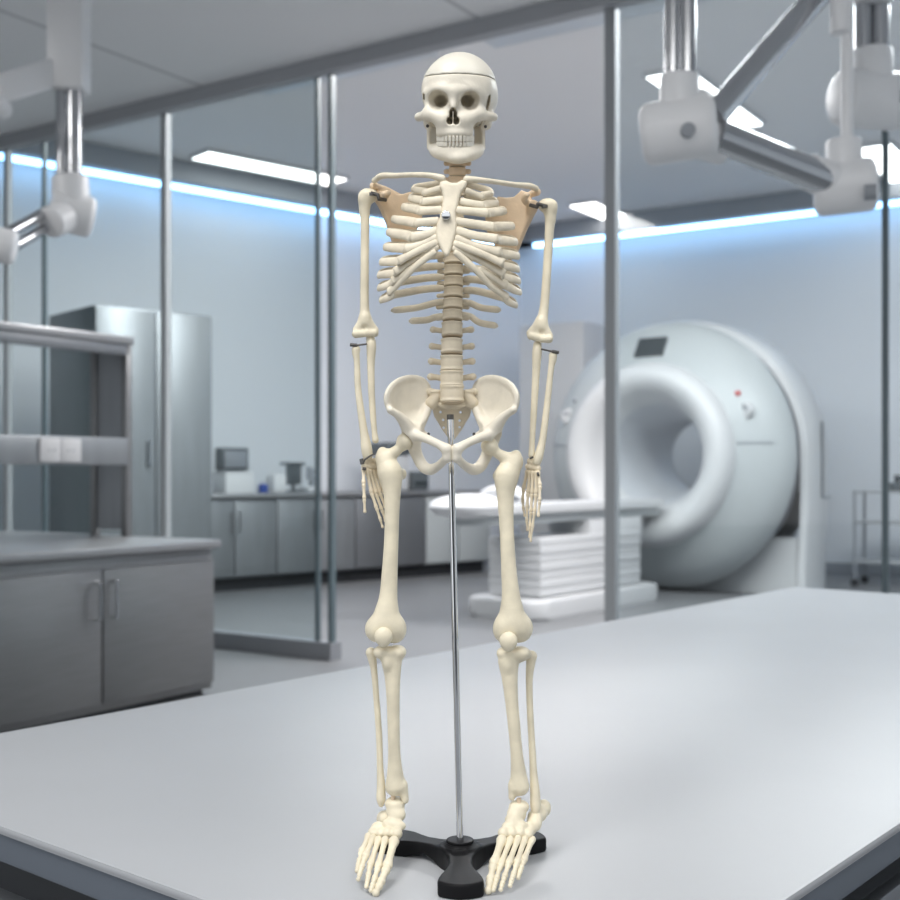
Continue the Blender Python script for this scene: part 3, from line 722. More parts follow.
# ---- spine: one vertebra of each kind, copied up the column
def vertebra(kind):
    S = SDF()
    if kind == 'l': r, dpt, hh = 12.0, 9, 7.7
    elif kind == 't': r, dpt, hh = 11.0, 8, 5.4
    else: r, dpt, hh = 8.8, 6, 4.1
    S.ell((0, 0, 0), (r - .7, dpt - .7, hh + 9), 0)
    for sg in (-1, 1): S.ell((0, 0, sg*hh*.86), (r, dpt, 2.6), 2.0)
    S.half((0, 0, 1), hh); S.half((0, 0, -1), hh)
    for sx in (-1, 1):
        S.chain([((sx*r*.6, dpt*.7, 1), 2.6), ((sx*r*.75, dpt + 4, 1), 2.8), ((sx*3, dpt + 10, -1), 2.4)], 1.5)
        if kind == 'l': S.chain([((sx*9, dpt + 1, 1), 3), ((sx*16, dpt + 1, 2), 3.0), ((sx*(21), dpt, 2.4), 3.7)], 1.5)
        elif kind == 't': S.chain([((sx*8, dpt + 2, 1), 2.4), ((sx*16, dpt + 7, 2), 2.6)], 1.5)
        else: S.chain([((sx*7, dpt - 3, 0), 2.2), ((sx*12.0, dpt - 4, 0), 2.8)], 1.5)
        S.chain([((sx*6, dpt + 7, 3), 2.2), ((sx*6, dpt + 8, -5), 2.2)], 1.5)
    sp = {'l': 12, 't': 14, 'c': 8}[kind]
    S.chain([((0, dpt + 8, 0), 2.4), ((0, dpt + 8 + sp, -3 if kind != 't' else -9), 2.4)], 1.5)
    return S, hh
discm = None
def place_vertebra(proto, px, py, dy, tilt, sc=1):
    o = proto[0].copy(); link(o); o.parent = sk; c = to_local(K(px, py, dy)); o.location = c; o.rotation_euler = (tilt, 0, 0); o.scale = (sc,)*3
    d = proto[1].copy(); link(d); d.parent = o
protos = {}
for kd, mm, nm in (('c', 'tan', 'vertebra'), ('t', 'spine', 'vertebra'), ('l', 'spine', 'vertebra')):
    S, hh = vertebra(kd); o = bone(nm, S, .8, M[mm], sk, 1, None, np.array([0, 1.24, CAMZ])); 
    S2 = SDF(); r_ = {'l': (11.6, 8.7, 1.3), 't': (10.6, 7.7, .9), 'c': (8.5, 5.7, .9)}[kd]; S2.ell((0, 0, -hh - .6), r_, 0)
    d = bone('disc', S2, .6, M['disc'], o, 1, None, np.array([0, 1.24, CAMZ])); protos[kd] = (o, d)
def col(py):        # column line: px, depth
    P_ = [(150, 457.5, 12), (170, 457.5, 10), (188, 456, 16), (215, 454.5, 26), (250, 453.8, 30), (285, 453.5, 26), (320, 452.3, 16), (350, 451.8, 9), (380, 451.8, 9), (398, 452, 9)]
    ys = [a for a, b, c in P_]; return np.interp(py, ys, [b for a, b, c in P_]), np.interp(py, ys, [c for a, b, c in P_])
LV = [(393.6, 'l'), (378.5, 'l'), (362.8, 'l'), (346.2, 'l'), (329.3, 'l')] + [(315.5 - 11.35*i, 't') for i in range(12)] + [(180 - 8.6*i, 'c') for i in range(5)]
first = {}
for py, kd in LV:
    px, dy = col(py); p1, d1 = col(py + 5); p0, d0 = col(py - 5); tilt = math.atan2(-(d0 - d1), 10*1.0455) * .8
    sc = {'l': np.interp(py, [330, 394], [.97, 1.1]), 't': .9 + .1 * np.clip((py - 190) / 126, 0, 1), 'c': 1}[kd]
    if kd not in first:
        first[kd] = 1; o, d = protos[kd]; o.location = to_local(K(px, py, dy)); o.rotation_euler = (tilt, 0, 0); o.scale = (sc,)*3
    else: place_vertebra(protos[kd], px, py, dy, tilt, sc)

# ---- breast bone
def zx(pts, dy):
    return [(K(x, y, dy)[0], K(x, y, dy)[2]) for x, y in pts]
zt_, zb_ = K(0, 178, -36)[2], K(0, 252, -52)[2]
Dst = lambda x, z: -36 - 16 * np.clip((zt_ - z) / (zt_ - zb_), 0, 1.2)
S = SDF(); S.plate(zx([(440, 180), (446, 178.5), (451, 181), (457, 181), (462, 178), (468, 180), (466, 186), (461.5, 192), (459.5, 198), (458, 206), (456, 213), (456.5, 219), (457, 227), (456, 235), (453.5, 243), (451.5, 250), (449.5, 256), (446.5, 259), (443.5, 256), (440.5, 250), (437, 243), (435.8, 235), (436.5, 226), (439.5, 218), (441, 211), (442, 204), (443, 197), (441.5, 190), (439, 186)], -44), Dst, 3.4, cf=.95, rnd=4)
st = bone('breastbone', S, .8, M['rib'], sk)
q = MB(); c = K(446, 216, -49); a = to_local(c); q.cyl(a + np.array([0, .003, 0]), a + np.array([0, -.0042, 0]), .0046, n=20, bev=.001); sc1 = q.build('screw', M['chrome'], st)
q = MB(); q.cyl(a + np.array([0, -.004, 0]), a + np.array([0, -.0046, 0]), .0016, n=12); q.build('screw_socket', M['steel_dark'], st) if False else q.bm.free()

# ---- ribs
def outw(p): return np.array([p[0] / 72**2, (p[1] + 4) / 46**2, .0025])
left = [(182, 413, 189, 425, 193, 441, 188), (193, 410, 198, 424, 202, 444, 199), (206, 403, 207, 421, 211, 441, 210), (222, 393, 219, 416, 223, 438, 221), (233, 388, 232, 412, 237, 437, 230),
        (244, 385, 247, 406, 249, 437, 237), (255, 381, 262, 400, 261, 437, 242), (266, 379, 275, 396, 272, 438, 246), (277, 379, 288, 394, 281, 413, 268), (288, 381, 300, 390, 292, 402, 280)]
right = [(184, 492, 193, 481, 197, 466, 190), (195, 497, 203, 482, 206, 460, 201), (208, 505, 211, 487, 213, 457, 210), (224, 513, 226, 493, 227, 456, 221), (235, 516, 242, 496, 239, 456, 230),
         (246, 518, 256, 499, 252, 455, 238), (257, 518, 269, 502, 263, 454, 243), (268, 519, 281, 503, 274, 453, 247), (279, 520, 292, 505, 285, 478, 268), (290, 516, 305, 506, 297, 490, 285)]
for side, tab in ((-1, left), (1, right)):
    for i, (ys, ox, oy, jx, jy, ax_, ay) in enumerate(tab):
        cx, dsp = col(ys); sp = cx + side*8; w_ = abs(ox - cx)
        B = np.interp(i, [0, 1, 3, 9], [24, 32, 42, 44]); jd = -np.interp(i, [0, 2, 4, 6, 9], [30, 41, 46, 44, 26])
        def el(deg, py): a = math.radians(deg); return K(cx + side*w_*math.sin(a), py, -2 + B*math.cos(a) * (1 if deg < 90 else .94))
        pts = [K(sp, ys, dsp + 8), el(22, ys + 1), el(45, ys + (oy - ys)*.35 + 1), el(68, ys + (oy - ys)*.7), el(90, oy), el(112, oy + (jy - oy)*.22), el(132 if i < 8 else 122, oy + (jy - oy)*.6), K(jx, jy, jd)]
        hgt = np.interp(i, [0, 1, 4, 9], [4.0, 4.8, 5.5, 4.9])
        rb = sweep('rib', pts, lambda e, h_=hgt: h_ * (.80 + .2*e - .17*math.exp(-((e - .60)/.13)**2)), lambda e: 2.1 + .4*e, outw, M['rib'], sk, 9, 12, (.6, 1.0))
        mid = [K(jx + side*1.5, jy, jd + 1.5)]
        if i < 6: mid += [K(jx*.45 + ax_*.55, jy*.45 + ay*.55 + (1.5 if i > 3 else 0), (jd*.45 - 46*.55) if i > 1 else jd - 3), K(ax_ - side*1.0, ay, -40 - i*1.6 if i > 1 else -37 - i)]
        elif i < 8: mid += [K(jx*.6 + ax_*.4, jy*.55 + ay*.45, jd - 2), K(ax_ - side*1, ay, -50)]
        else: mid += [K(jx*.5 + ax_*.5, jy*.5 + ay*.5, jd - 5), K(ax_, ay, -42 if i == 8 else -36)]
        if i == 9: mid += [K((416 if side < 0 else 476), (266 if side < 0 else 270), -44), K((436 if side < 0 else 454), 251, -50)]
        sweep('costal_cartilage', mid, (lambda e, h_=hgt, f_=(.88 if i < 6 else .76): h_ * (f_ + (.98 - f_) * max(0, 1 - e*2.5))), 2.5, outw, M['rib'], rb, 8, 12, (1.0, .8))
    for ys, tx, ty, sx_ in ((301.5, 391, 310.5, -1), (316, 409, 321, -1)) if side < 0 else ((302, 501, 310, 1), (315, 498, 326, 1)):
        cx, dsp = col(ys)
        sweep('rib', [K(cx + side*8, ys, dsp + 6), K(cx + side*18, ys + 1.5, 32), K(cx*.4 + tx*.6, ys*.4 + ty*.6 + 1, 28), K(tx, ty, 14)], 3.6, 2.0, outw, M['rib'], sk, 8, 12, (.6, .35))

# ---- collar bones, shoulder blades
for pts in ([(442, 178.5, -36), (430, 175.5, -33), (413, 174.8, -22), (396, 175.6, -7), (382, 175.8, 3), (374.5, 180.5, 10)], [(467, 179.5, -36), (481, 180.3, -33), (498, 182.3, -20), (515, 184.8, -7), (529, 186, 3), (536, 188.5, 9)]):
    S = SDF(); R_ = [4.0, 3.0, 2.7, 2.9, 3.3, 3.2]; S.chain([(K(*p), r_) for p, r_ in zip(catmull(pts, 3), np.interp(np.linspace(0, 5, 16), range(6), R_))], 1)
    bone('collarbone', S, .8, M['rib'], sk)
for side, poly in ((-1, [(379, 192), (384, 187), (391, 189), (397, 194), (403, 193), (411, 190), (424, 204), (421, 222), (411, 238), (400, 250), (393, 243), (388, 226), (383, 209)]),
                   (1, [(533, 206), (529, 195), (521, 191), (514, 197), (506, 197), (498, 195), (485, 212), (487, 230), (498, 250), (511, 262), (518, 246), (524, 230), (531, 215)])):
    xm = K(401 if side < 0 else 508, 0, 36)[0]; f = side
    D_ = lambda x, z, xm=xm, f=f: 38 - .42 * f * (x - xm) - .004 * (x - xm)**2
    S = SDF(); S.plate(zx(poly, 36), D_, 1.6, cf=.9, rnd=2, pad=80)
    lat = [K(379, 197, 22), K(383, 209, 30), K(390, 228, 34), K(395, 246, 38)] if side < 0 else [K(533, 206, 20), K(530, 217, 28), K(523, 233, 33), K(515, 255, 38)]
    S.chain([(p, r_) for p, r_ in zip(lat, (6.5, 3.6, 3.0, 2.4))], 3)
    g = lat[0]
    if side < 0:
        S.chain([(K(412, 203, 46), 2), (K(395, 194, 44), 3), (K(381, 188, 32), 3.4), (K(373.5, 186, 17), 4.2)], 2); S.chain([(K(385, 197, 22), 3.6), (K(388, 193, 8), 3.2), (K(384, 194, -2), 3.0)], 2)
    else:
        S.chain([(K(498, 210, 46), 2), (K(515, 201, 44), 3), (K(529, 195, 32), 3.4), (K(537, 192, 16), 4.2)], 2); S.chain([(K(527, 203, 22), 3.6), (K(524, 199, 8), 3.4), (K(527, 195, -2), 3.0)], 2)
    bone('shoulder_blade', S, .9, M['tan'], sk)

# ---- long bones
def hinge(pts, r, parent, name='hinge'):
    q = MB(); q.tube([to_local(K(*p)) for p in pts], r, 10); return q.build(name, M['steel_dark'], parent)
# upper arms
S = SDF(); S.chain([(K(367, 196, 12), 8.0), (K(364.5, 207, 13), 6.2), (K(365, 222, 14), 4.9), (K(364.8, 250, 14), 4.5), (K(364.6, 280, 13), 4.6), (K(364.6, 305, 12), 4.8), (K(365.3, 322, 11), 6.2)], 3)
S.ell(K(371.5, 196, 15), (7.0, 7.5, 7.0), 3); S.ell(K(361.5, 198, 10), (3.6, 4.5, 6.5), 3)
S.chain([(K(365, 318, 11), 5), (K(356.5, 330, 11), 4.2)], 4); S.chain([(K(365, 318, 11), 5), (K(375, 330, 13), 4.0)], 4)
S.cone(K(356, 334, 8), K(363, 334, 8), 4.4, 3.4, 1.5); S.cone(K(364, 333.5, 9), K(374.5, 333, 11), 3.6, 4.4, 1.5); S.ell(K(365, 328, 11), (8.5, 4, 6.5), 3); S.ell(K(364.5, 327.5, 5.5), (3.2, 3, 2.8), 1.5, 's')
hl = bone('upper_arm_bone', S, .8, M['bone'], sk)
hinge([(370, 192.5, 8), (378, 195, 6), (379, 199, 6), (386, 200, 12)], .0020, hl); hinge([(371, 193, 7.5), (371.2, 196, 7.5)], .0034, hl)
S = SDF(); S.chain([(K(549, 206, 12), 8.0), (K(550.5, 217, 13), 6.2), (K(549.5, 230, 14), 5.0), (K(547.5, 262, 14), 4.6), (K(546, 285, 13), 4.6), (K(544, 308, 12), 4.9), (K(541, 326, 11), 6.4)], 3)
S.ell(K(544.5, 205.5, 15), (7.0, 7.5, 6.8), 3); S.ell(K(554, 207, 10), (3.6, 4.5, 6.5), 3)
S.chain([(K(541, 322, 11), 5), (K(549, 336, 11), 4.4)], 4); S.chain([(K(541, 322, 11), 5), (K(530, 333, 13), 3.9)], 4)
S.cone(K(549, 339, 8), K(542.5, 339.5, 8), 4.4, 3.4, 1.5); S.cone(K(541, 338.5, 9), K(531, 336, 11), 3.6, 4.2, 1.5); S.ell(K(541, 333, 11), (8.5, 4, 6.5), 3); S.ell(K(541.5, 332.5, 5.5), (3.2, 3, 2.8), 1.5, 's')
hr = bone('upper_arm_bone', S, .8, M['bone'], sk)
hinge([(545, 206, 6), (538, 204, 5), (537, 207, 6), (530, 205, 10)], .0020, hr); hinge([(544.5, 205, 5.5), (544.7, 208, 5.5)], .0034, hr)
# forearms
def longbone(name, pts, m='bone', k=2, h=.75, extra=None):
    S = SDF(); S.chain([(K(*p[:3]), p[3]) for p in pts], k)
    if extra: extra(S)
    return bone(name, S, h, M[m], sk)
ul = longbone('ulna', [(370.5, 338, 16, 4.6), (371.3, 346, 13, 5.2), (371, 365, 13, 4.0), (371.5, 390, 11, 3.6), (373, 415, 9, 3.3), (374.5, 432, 7, 3.0), (375.5, 440, 6, 3.6)])
rl = longbone('radius', [(356, 349.5, 9, 4.6), (356, 354, 9, 4.0), (357, 362, 9, 3.2), (357.8, 385, 8, 3.4), (361, 412, 6, 3.8), (364, 432, 5, 4.3), (366.5, 448, 4, 5.8), (367.5, 455, 4, 5.4)])
hinge([(350, 344.8, 6), (357, 345.2, 6), (367, 344, 7)], .0010, ul, 'wire_hook'); hinge([(350, 344.8, 5.5), (357, 345.2, 5.5)], .0018, ul, 'wire_loop')
ur = longbone('ulna', [(537.5, 345, 16, 4.6), (537, 353, 13, 5.2), (536, 372, 13, 4.2), (534.6, 398, 11, 3.7), (533, 425, 9, 3.3), (532, 444, 7, 3.0), (531.5, 455, 6, 3.5)])
rr = longbone('radius', [(553, 356, 9, 4.6), (552.5, 361, 9, 4.0), (551, 369, 9, 3.2), (548.5, 392, 8, 3.4), (545.5, 418, 6, 3.6), (542.5, 440, 5, 3.9), (539, 455, 4, 4.8), (537, 461, 4, 4.8)])
hinge([(559, 352.6, 6), (552, 351.4, 6), (541, 349, 7)], .0010, ur, 'wire_hook'); hinge([(559, 352.6, 5.5), (552, 351.4, 5.5)], .0018, ur, 'wire_loop')
# hands
def ray(S, pts, rs):
    """a chain of small bones: knobbed ends, slim shafts"""
    for (a, b), r_ in zip(zip(pts, pts[1:]), rs):
        a, b = K(*a), K(*b); m_ = a + (b - a)*.5; d_ = unit(b - a)
        S.chain([(a + d_*r_*.7, r_), (a + (b - a)*.30, r_*.72), (a + (b - a)*.68, r_*.70), (b - d_*r_*.75, r_*.95)], .5)
    return S
def hand(carp, fingers, label=None, wire=None):
    S = SDF()
    for px, py, dy, r_ in carp: S.ell(K(px, py, dy), (r_*1.12, r_, r_*1.12), 1.5)
    h_ = bone('hand', S, .6, M['hand'], sk)
    for f in fingers:
        S = SDF(); n_ = len(f) - 1; ray(S, f, [2.6, 2.3, 2.0, 1.7][:n_]); bone('finger', S, .5, M['hand'], h_)
    return h_
hl_ = hand([(365, 461, 6, 3.3), (369.5, 460, 9, 3.3), (373.5, 461, 12, 3.1), (364.5, 466.5, 5, 3.2), (368.5, 466.5, 8, 3.4), (372.5, 466.5, 11, 3.2), (376, 466, 14, 3.0)],
     [[(363.5, 468, 2), (363.6, 484, -4), (364.3, 499, -6), (364.9, 513, -5)],
      [(366.5, 469, 5), (371.5, 493, 4), (376.5, 508, 3), (380.3, 519.5, 3), (382.8, 528, 4)],
      [(369.5, 469.5, 8), (376, 494, 8), (382, 510, 8), (386, 522, 8), (388.5, 531, 9)],
      [(372.5, 469.5, 11), (379.8, 493, 12), (386, 508, 13), (389.5, 519, 13), (391.5, 527, 14)],
      [(375.5, 469, 14), (383, 490, 16), (388.5, 502, 17), (391.5, 510, 18), (393.5, 517, 18)]])
hinge([(361.5, 459, 0), (362.5, 464, -1)], .0022, hl_); hinge([(362.5, 468.5, -3), (366, 469, -2)], .0017, hl_); hinge([(374, 454, 0), (370, 456, -2), (365, 459.5, -3), (363, 463, -3)], .0009, hl_, 'wire')
hr_ = hand([(530, 461, 12, 3.1), (533.5, 462, 8, 3.3), (537.5, 463, 5, 3.2), (528, 466.5, 14, 3.0), (531.5, 467, 10, 3.3), (535, 467.5, 7, 3.3), (538, 468.5, 4, 3.0)],
     [[(538, 471, 1), (540, 486, -5), (539.6, 501, -8), (538.2, 517, -8)],
      [(536, 471, 4), (536.2, 494, 1), (534.6, 512, 0), (532.3, 528, 1), (530.4, 542, 2)],
      [(533, 471, 8), (532, 494, 6), (530.8, 512, 5), (529.8, 527, 5), (529.6, 538, 6)],
      [(530, 470.5, 11), (528, 493, 11), (527, 508, 11), (526.8, 521, 11), (527.4, 531, 12)],
      [(527.5, 470, 14), (523.5, 489, 16), (522.6, 500, 17), (523.5, 509, 17), (525, 517, 17)]])
hinge([(539, 474, -3), (537, 474.5, -3)], .0022, hr_); hinge([(530, 458.5, 0), (533, 457, -2)], .0010, hr_, 'wire')

# ---- pelvis
S = SDF()
zs = [(430, 391), (439, 390), (445, 396), (459, 396), (465, 390), (474, 391), (473, 404), (470, 416), (466, 422), (462, 429), (457, 436), (452, 443), (447, 436), (442, 429), (438, 422), (434, 416), (431, 404)]
zA, zB = K(0, 392, 20)[2], K(0, 441, 20)[2]
S.plate(zx(zs, 20), lambda x, z: 14 + 26*np.sin(np.clip((zA - z)/(zA - zB), 0, 1.1)*2.2) + .006*x*x, 4.0, cf=.9, rnd=3)
S.ell(K(452, 405, 18), (14, 8, 5), 3); S.chain([(K(438, 396, 18), 6), (K(432, 403, 20), 7)], 3); S.chain([(K(466, 396, 18), 6), (K(472, 403, 20), 7)], 3)
for x, y in ((440.5, 412), (460.5, 412.3), (443.2, 420), (459.6, 420.6), (443.6, 427.6), (459.6, 427.2)):
    c = K(x, y, 30); e = unit(c - np.array([0, -Z0, 0])); S.cone(c - e*30, c + e*30, 1.45, 1.45, .5, 's')
sac = bone('sacrum', S, .75, M['spine'], sk)
CXP = 451.8
def hip(sd):
    X = lambda px: px if sd < 0 else 2*CXP - px
    Q = lambda px, py, dy: K(X(px), py, dy)
    S = SDF()
    poly = [(429, 392), (427.5, 384), (423, 378.5), (416, 375.5), (408, 376), (399, 379.5), (391.5, 386.5), (387, 395.5), (387, 404), (390.5, 412.5), (397, 417), (402, 421), (406, 428), (409, 436), (419, 437), (420.5, 428), (423, 420), (428.5, 412), (430.5, 402)]
    xs_ = K(386, 0, 0)[0]; xe_ = K(430, 0, 0)[0]; z1, z2 = K(0, 408, 0)[2], K(0, 434, 0)[2]
    def D_(x, z):
        xx = x if sd < 0 else 2*K(CXP, 0, 0)[0] - x
        t_ = np.clip((xx - xs_)/(xe_ - xs_), -.1, 1.1); w_ = np.clip((z1 - z)/(z1 - z2), 0, 1); w_ = w_*w_*(3 - 2*w_)
        return (-26 + 52*t_ + 13*np.sin(pi*np.clip(t_, 0, 1)))*(1 - w_) + (-4)*w_
    pz = [(Q(x, y, 0)[0], Q(x, y, 0)[2]) for x, y in poly]
    S.plate(pz, D_, 2.6, cf=.72, rnd=2.5, pad=70)
    rim = [(429, 391), (427, 384), (422.5, 379), (415.5, 376.5), (408, 377), (399.5, 380.5), (392.5, 387), (388.3, 396), (388.3, 404), (391, 411.5)]
    rp = []
    for x, y in rim:
        a = Q(x, y, 0); rp.append((np.array([a[0], float(D_(a[0], a[2])), a[2]]), 2.7))
    S.chain(rp, 5)
    S.chain([(Q(391, 410, -24), 3.4), (Q(399, 416, -17), 4.6), (Q(406.5, 425, -9), 6.8), (Q(411, 434, -3), 9)], 6)          # front edge
    S.chain([(Q(428, 408, 20), 4.5), (Q(423, 419, 14), 5), (Q(419, 428, 10), 5.5), (Q(415, 437, 6), 8)], 4)              # thick rim by the sacrum
    S.ell(Q(411, 437, 1), (11.5, 11, 12), 4)
    S.chain([(Q(413, 434, -6), 6), (Q(426, 438.5, -20), 4.6), (Q(438, 444, -31), 4.4), (Q(446, 449, -36), 5.6)], 3)       # upper branch
    S.chain([(Q(447, 449, -36), 5.2), (Q(447.2, 458, -35), 5.0)], 2)
    S.chain([(Q(413, 443, 6), 8), (Q(417, 455, 10), 6.2), (Q(423, 466, 8), 6.2), (Q(430, 469.5, 0), 6.0), (Q(438, 466, -14), 4.6), (Q(445.5, 459, -32), 4.2)], 3)
    S.chain([(Q(421, 432, 12), 3.4), (Q(427, 434.5, 12), 2.2)], 2.5)
    S.ell(Q(403.5, 441, -3), (10.4, 10.4, 10.4), 1.5, 's')
    return bone('hip_bone', S, .9, M['skull'], sk)
hipl, hipr = hip(-1), hip(1)
for px, hp in ((428.5, hipl), (474, hipr)):
    q = MB(); a = to_local(K(px, 434, 7)); q.cyl(a + np.array([0, .006, 0]), a, .0016, n=12); q.build('pin', M['steel_dark'], hp)
q = MB(); q.cyl(to_local(K(451.5, 445, -30)), to_local(K(451.5, 460, -29)), .0035, n=14); q.build('pubic_disc', M['disc'], hipl)

# ---- thigh bones, knee caps, shins
def femur(head_, tro, less, shaft, cond):
    S = SDF(); S.ell(K(*head_), (9.0, 9.0, 9.0), 0)
    S.chain([(K(*head_), 6.5), (K(tro[0]*.35 + head_[0]*.65, tro[1]*.35 + head_[1]*.65 + 2, -1), 5.4), (K(*tro), 8.4)], 2.5)
    S.chain([(K(tro[0] - (2 if tro[0] < 450 else -2), tro[1] - 7, 4), 5.4), (K(*tro), 9.0), (K(*shaft[0][:3]), shaft[0][3]), (K(*shaft[1][:3]), shaft[1][3]*.72)], 4); S.ell(K(*less), (5, 5, 6), 5)
    S.chain([(K(*p[:3]), p[3]) for p in shaft], 4)
    for c in cond: S.ell(K(*c[:3]), c[3:], 7)
    return S
FL = femur((405, 441.5, -2), (384.5, 459, 3), (402, 474, 8), [(390, 473, 0, 12.0), (392, 490, -2, 9.4), (392, 510, -4, 7.9), (391.5, 535, -6, 7.5), (389.8, 570, -7, 8.2), (388.3, 597, -7, 9.6), (386.5, 616, -6, 13.5), (386.2, 628, -5, 15)],
           [(375.5, 629, -2, 11, 14, 13), (396, 629, -2, 11, 14, 14), (386, 624, -8, 14, 11, 11)])
S = FL; S.ell(K(386, 644, -6), (4, 22, 5), 2, 's'); fl = bone('thigh_bone', S, 1.0, M['bone'], sk)
FR = femur((489.5, 446, -2), (514, 462, 3), (497.5, 476, 8), [(506.5, 476, 0, 12.0), (505.5, 492, -2, 9.4), (506, 513, -4, 7.9), (507.2, 540, -6, 7.5), (509, 572, -7, 8.2), (511, 597, -7, 9.8), (512, 616, -6, 13.5), (512.3, 628, -5, 15)],
           [(503, 629, -2, 10.5, 14, 14), (522, 628, -2, 11.5, 14, 14), (512, 624, -8, 14, 11, 11)])
S = FR; S.ell(K(512, 645, -6), (4, 22, 5), 2, 's'); fr_ = bone('thigh_bone', S, 1.0, M['bone'], sk)
for c in ((383.5, 636.5, -22), (508.5, 641, -22)):
    S = SDF(); S.ell(K(*c), (9.4, 6.0, 9.6), 0); S.ell(K(c[0], c[1] + 6, c[2] + 1), (5, 4, 5), 3); bone('knee_cap', S, .8, M['bone'], sk)
TL = SDF(); TL.chain([(K(*p[:3]), p[3]) for p in [(391.5, 660, -3, 11), (392.5, 676, -6, 8.4), (393, 698, -8, 6.9), (393.6, 725, -8, 6.4), (394.2, 752, -6, 6.4), (395, 772, -4, 8.2), (395.6, 786, -3, 10.8)]], 4)
TL.ell(K(390, 652.5, -2), (15, 11, 6.5), 3); TL.ell(K(382, 652, -1), (9.0, 12, 6.8), 4); TL.ell(K(398, 652, -1), (8.6, 12, 7.2), 4); TL.ell(K(387, 664, -12), (4.5, 5, 7), 4)
TL.chain([(K(402.5, 785, -4), 5.5), (K(405, 800, -4), 4.0)], 3); TL.ell(K(394, 800, -4), (7, 9, 5), 2, 's')
tl = bone('shin_bone', TL, .9, M['bone'], sk)
TR = SDF(); TR.chain([(K(*p[:3]), p[3]) for p in [(508.5, 662, -3, 11), (509.5, 676, -6, 8.6), (511.3, 698, -8, 7.0), (514, 725, -8, 6.5), (516.5, 752, -6, 6.4), (518.3, 772, -4, 8.0), (519.3, 786, -3, 10.4)]], 4)
TR.ell(K(513, 653, -2), (16, 11, 6.5), 3); TR.ell(K(506, 653, -1), (9.2, 12, 6.8), 4); TR.ell(K(521, 653, -1), (9.4, 12, 6.8), 4); TR.ell(K(508, 665, -12), (4.8, 5, 8), 4); TR.chain([(K(519, 657, 0), 6), (K(528, 655, 3), 4.5)], 3)
TR.chain([(K(513, 785, -4), 5), (K(512, 797, -4), 3.8)], 3); TR.ell(K(521, 801, -4), (7, 9, 5), 2, 's')
tr_ = bone('shin_bone', TR, .9, M['bone'], sk)
longbone('fibula', [(371, 652.5, 9, 5.6), (372, 658, 9, 4.8), (374.2, 672, 9, 3.5), (376.5, 700, 9, 3.3), (379, 735, 7, 3.4), (380, 765, 5, 3.5), (381, 785, 4, 4.4), (381, 798, 3, 5.0), (381, 804, 3, 3.2)])
longbone('fibula', [(531.5, 656, 9, 6.0), (530.8, 662, 9, 5.0), (529.3, 680, 9, 3.7), (530, 710, 9, 3.5), (532, 745, 7, 3.6), (533.5, 772, 5, 4.0), (535, 792, 4, 5.2), (535.5, 806, 3, 5.6), (535, 813, 2, 3.5)])
for x, y, pr in ((393, 799.5, tl), (519, 803, tr_)):
    q = MB(); q.cyl(to_local(K(x, y - 5, -6)), to_local(K(x, y + 3, -6)), .0022, n=12); o = q.build('ankle_pin', M['tan'], pr)
# ---- feet
def foot(tars, toes):
    S = SDF()
    for px, py, dy, a, b, c in tars: S.ell(K(px, py, dy), (a, b, c), 2.6)
    f_ = bone('foot', S, .75, M['bone'], sk)
    for j, t_ in enumerate(toes):
        S = SDF(); ray(S, t_, ([5.6, 4.7, 4.2] if j == 0 else [4.1, 3.3, 2.9, 2.6])[:len(t_) - 1]); bone('toe', S, .6, M['bone'], f_)
    return f_
foot([(395, 803.5, -1, 10.5, 11, 7), (395.5, 811, -4, 9.6, 10, 9), (392, 824, -14, 10, 7, 7), (397, 815, -8, 9, 8, 7), (386, 818, 8, 8, 12, 8), (383.5, 819, 22, 7.5, 12, 8.5), (398, 826, -17, 8.2, 5.0, 5.4), (378, 828, -10, 7.5, 8, 6.5), (396.5, 833.5, -25, 6.2, 6.5, 6), (387.5, 832.5, -24, 5.2, 6, 5.4), (380.5, 833, -21, 5.0, 6, 5.2), (373, 832.5, -17, 5.4, 7, 5.2)],
     [[(394.5, 839, -31), (386.8, 868, -72), (380, 884, -89), (374.7, 895, -101)],
      [(385.5, 838, -30), (377.8, 868, -72), (374.5, 879, -85), (372.3, 886, -93), (370.4, 892, -99)],
      [(379, 838, -27), (370, 866, -68), (368.2, 876, -79), (367.2, 882, -86), (366.2, 888, -93)],
      [(373.5, 837, -23), (365, 857, -60), (361.5, 868, -72), (359.6, 874, -79), (358, 880.5, -87)],
      [(369, 835, -19), (361.5, 852, -50), (359, 862, -61), (357.8, 867, -67), (356.8, 872, -74)]])
foot([(519, 806.5, -1, 10.5, 11, 7), (516.5, 814, -5, 10, 10, 9), (517, 826, -15, 11, 7, 7), (534, 824, -2, 8, 9, 8), (513, 820, -12, 8.5, 8, 7), (535, 818, 6, 8, 12, 9), (544, 808, 24, 7.5, 9, 9), (540, 813, 15, 7.5, 10, 9), (509, 826.5, -19, 7.6, 5.5, 5.6), (529, 829, -10, 8, 8, 7), (503.5, 833, -26, 6, 6.5, 6), (512, 833, -25, 5.3, 6, 5.6), (519.5, 832.5, -22, 5.2, 6, 5.6), (527.5, 834, -18, 5.8, 7, 5.6)],
     [[(502.5, 838, -31), (493.5, 865, -68), (490, 881, -87), (487.7, 893, -99)],
      [(511, 838, -30), (500, 867, -70), (496.5, 879, -84), (494.5, 886, -92), (493, 891.5, -98)],
      [(518.5, 837.5, -27), (508.5, 864, -68), (504.5, 877, -81), (502.2, 884, -89), (500.3, 891, -96)],
      [(525, 838, -23), (516.5, 864, -66), (513.3, 875, -78), (511.3, 881, -85), (509.7, 887, -92)],
      [(532.5, 838, -18), (523.5, 861, -58), (520.6, 869, -68), (519.2, 874, -74), (518, 879, -80)]])

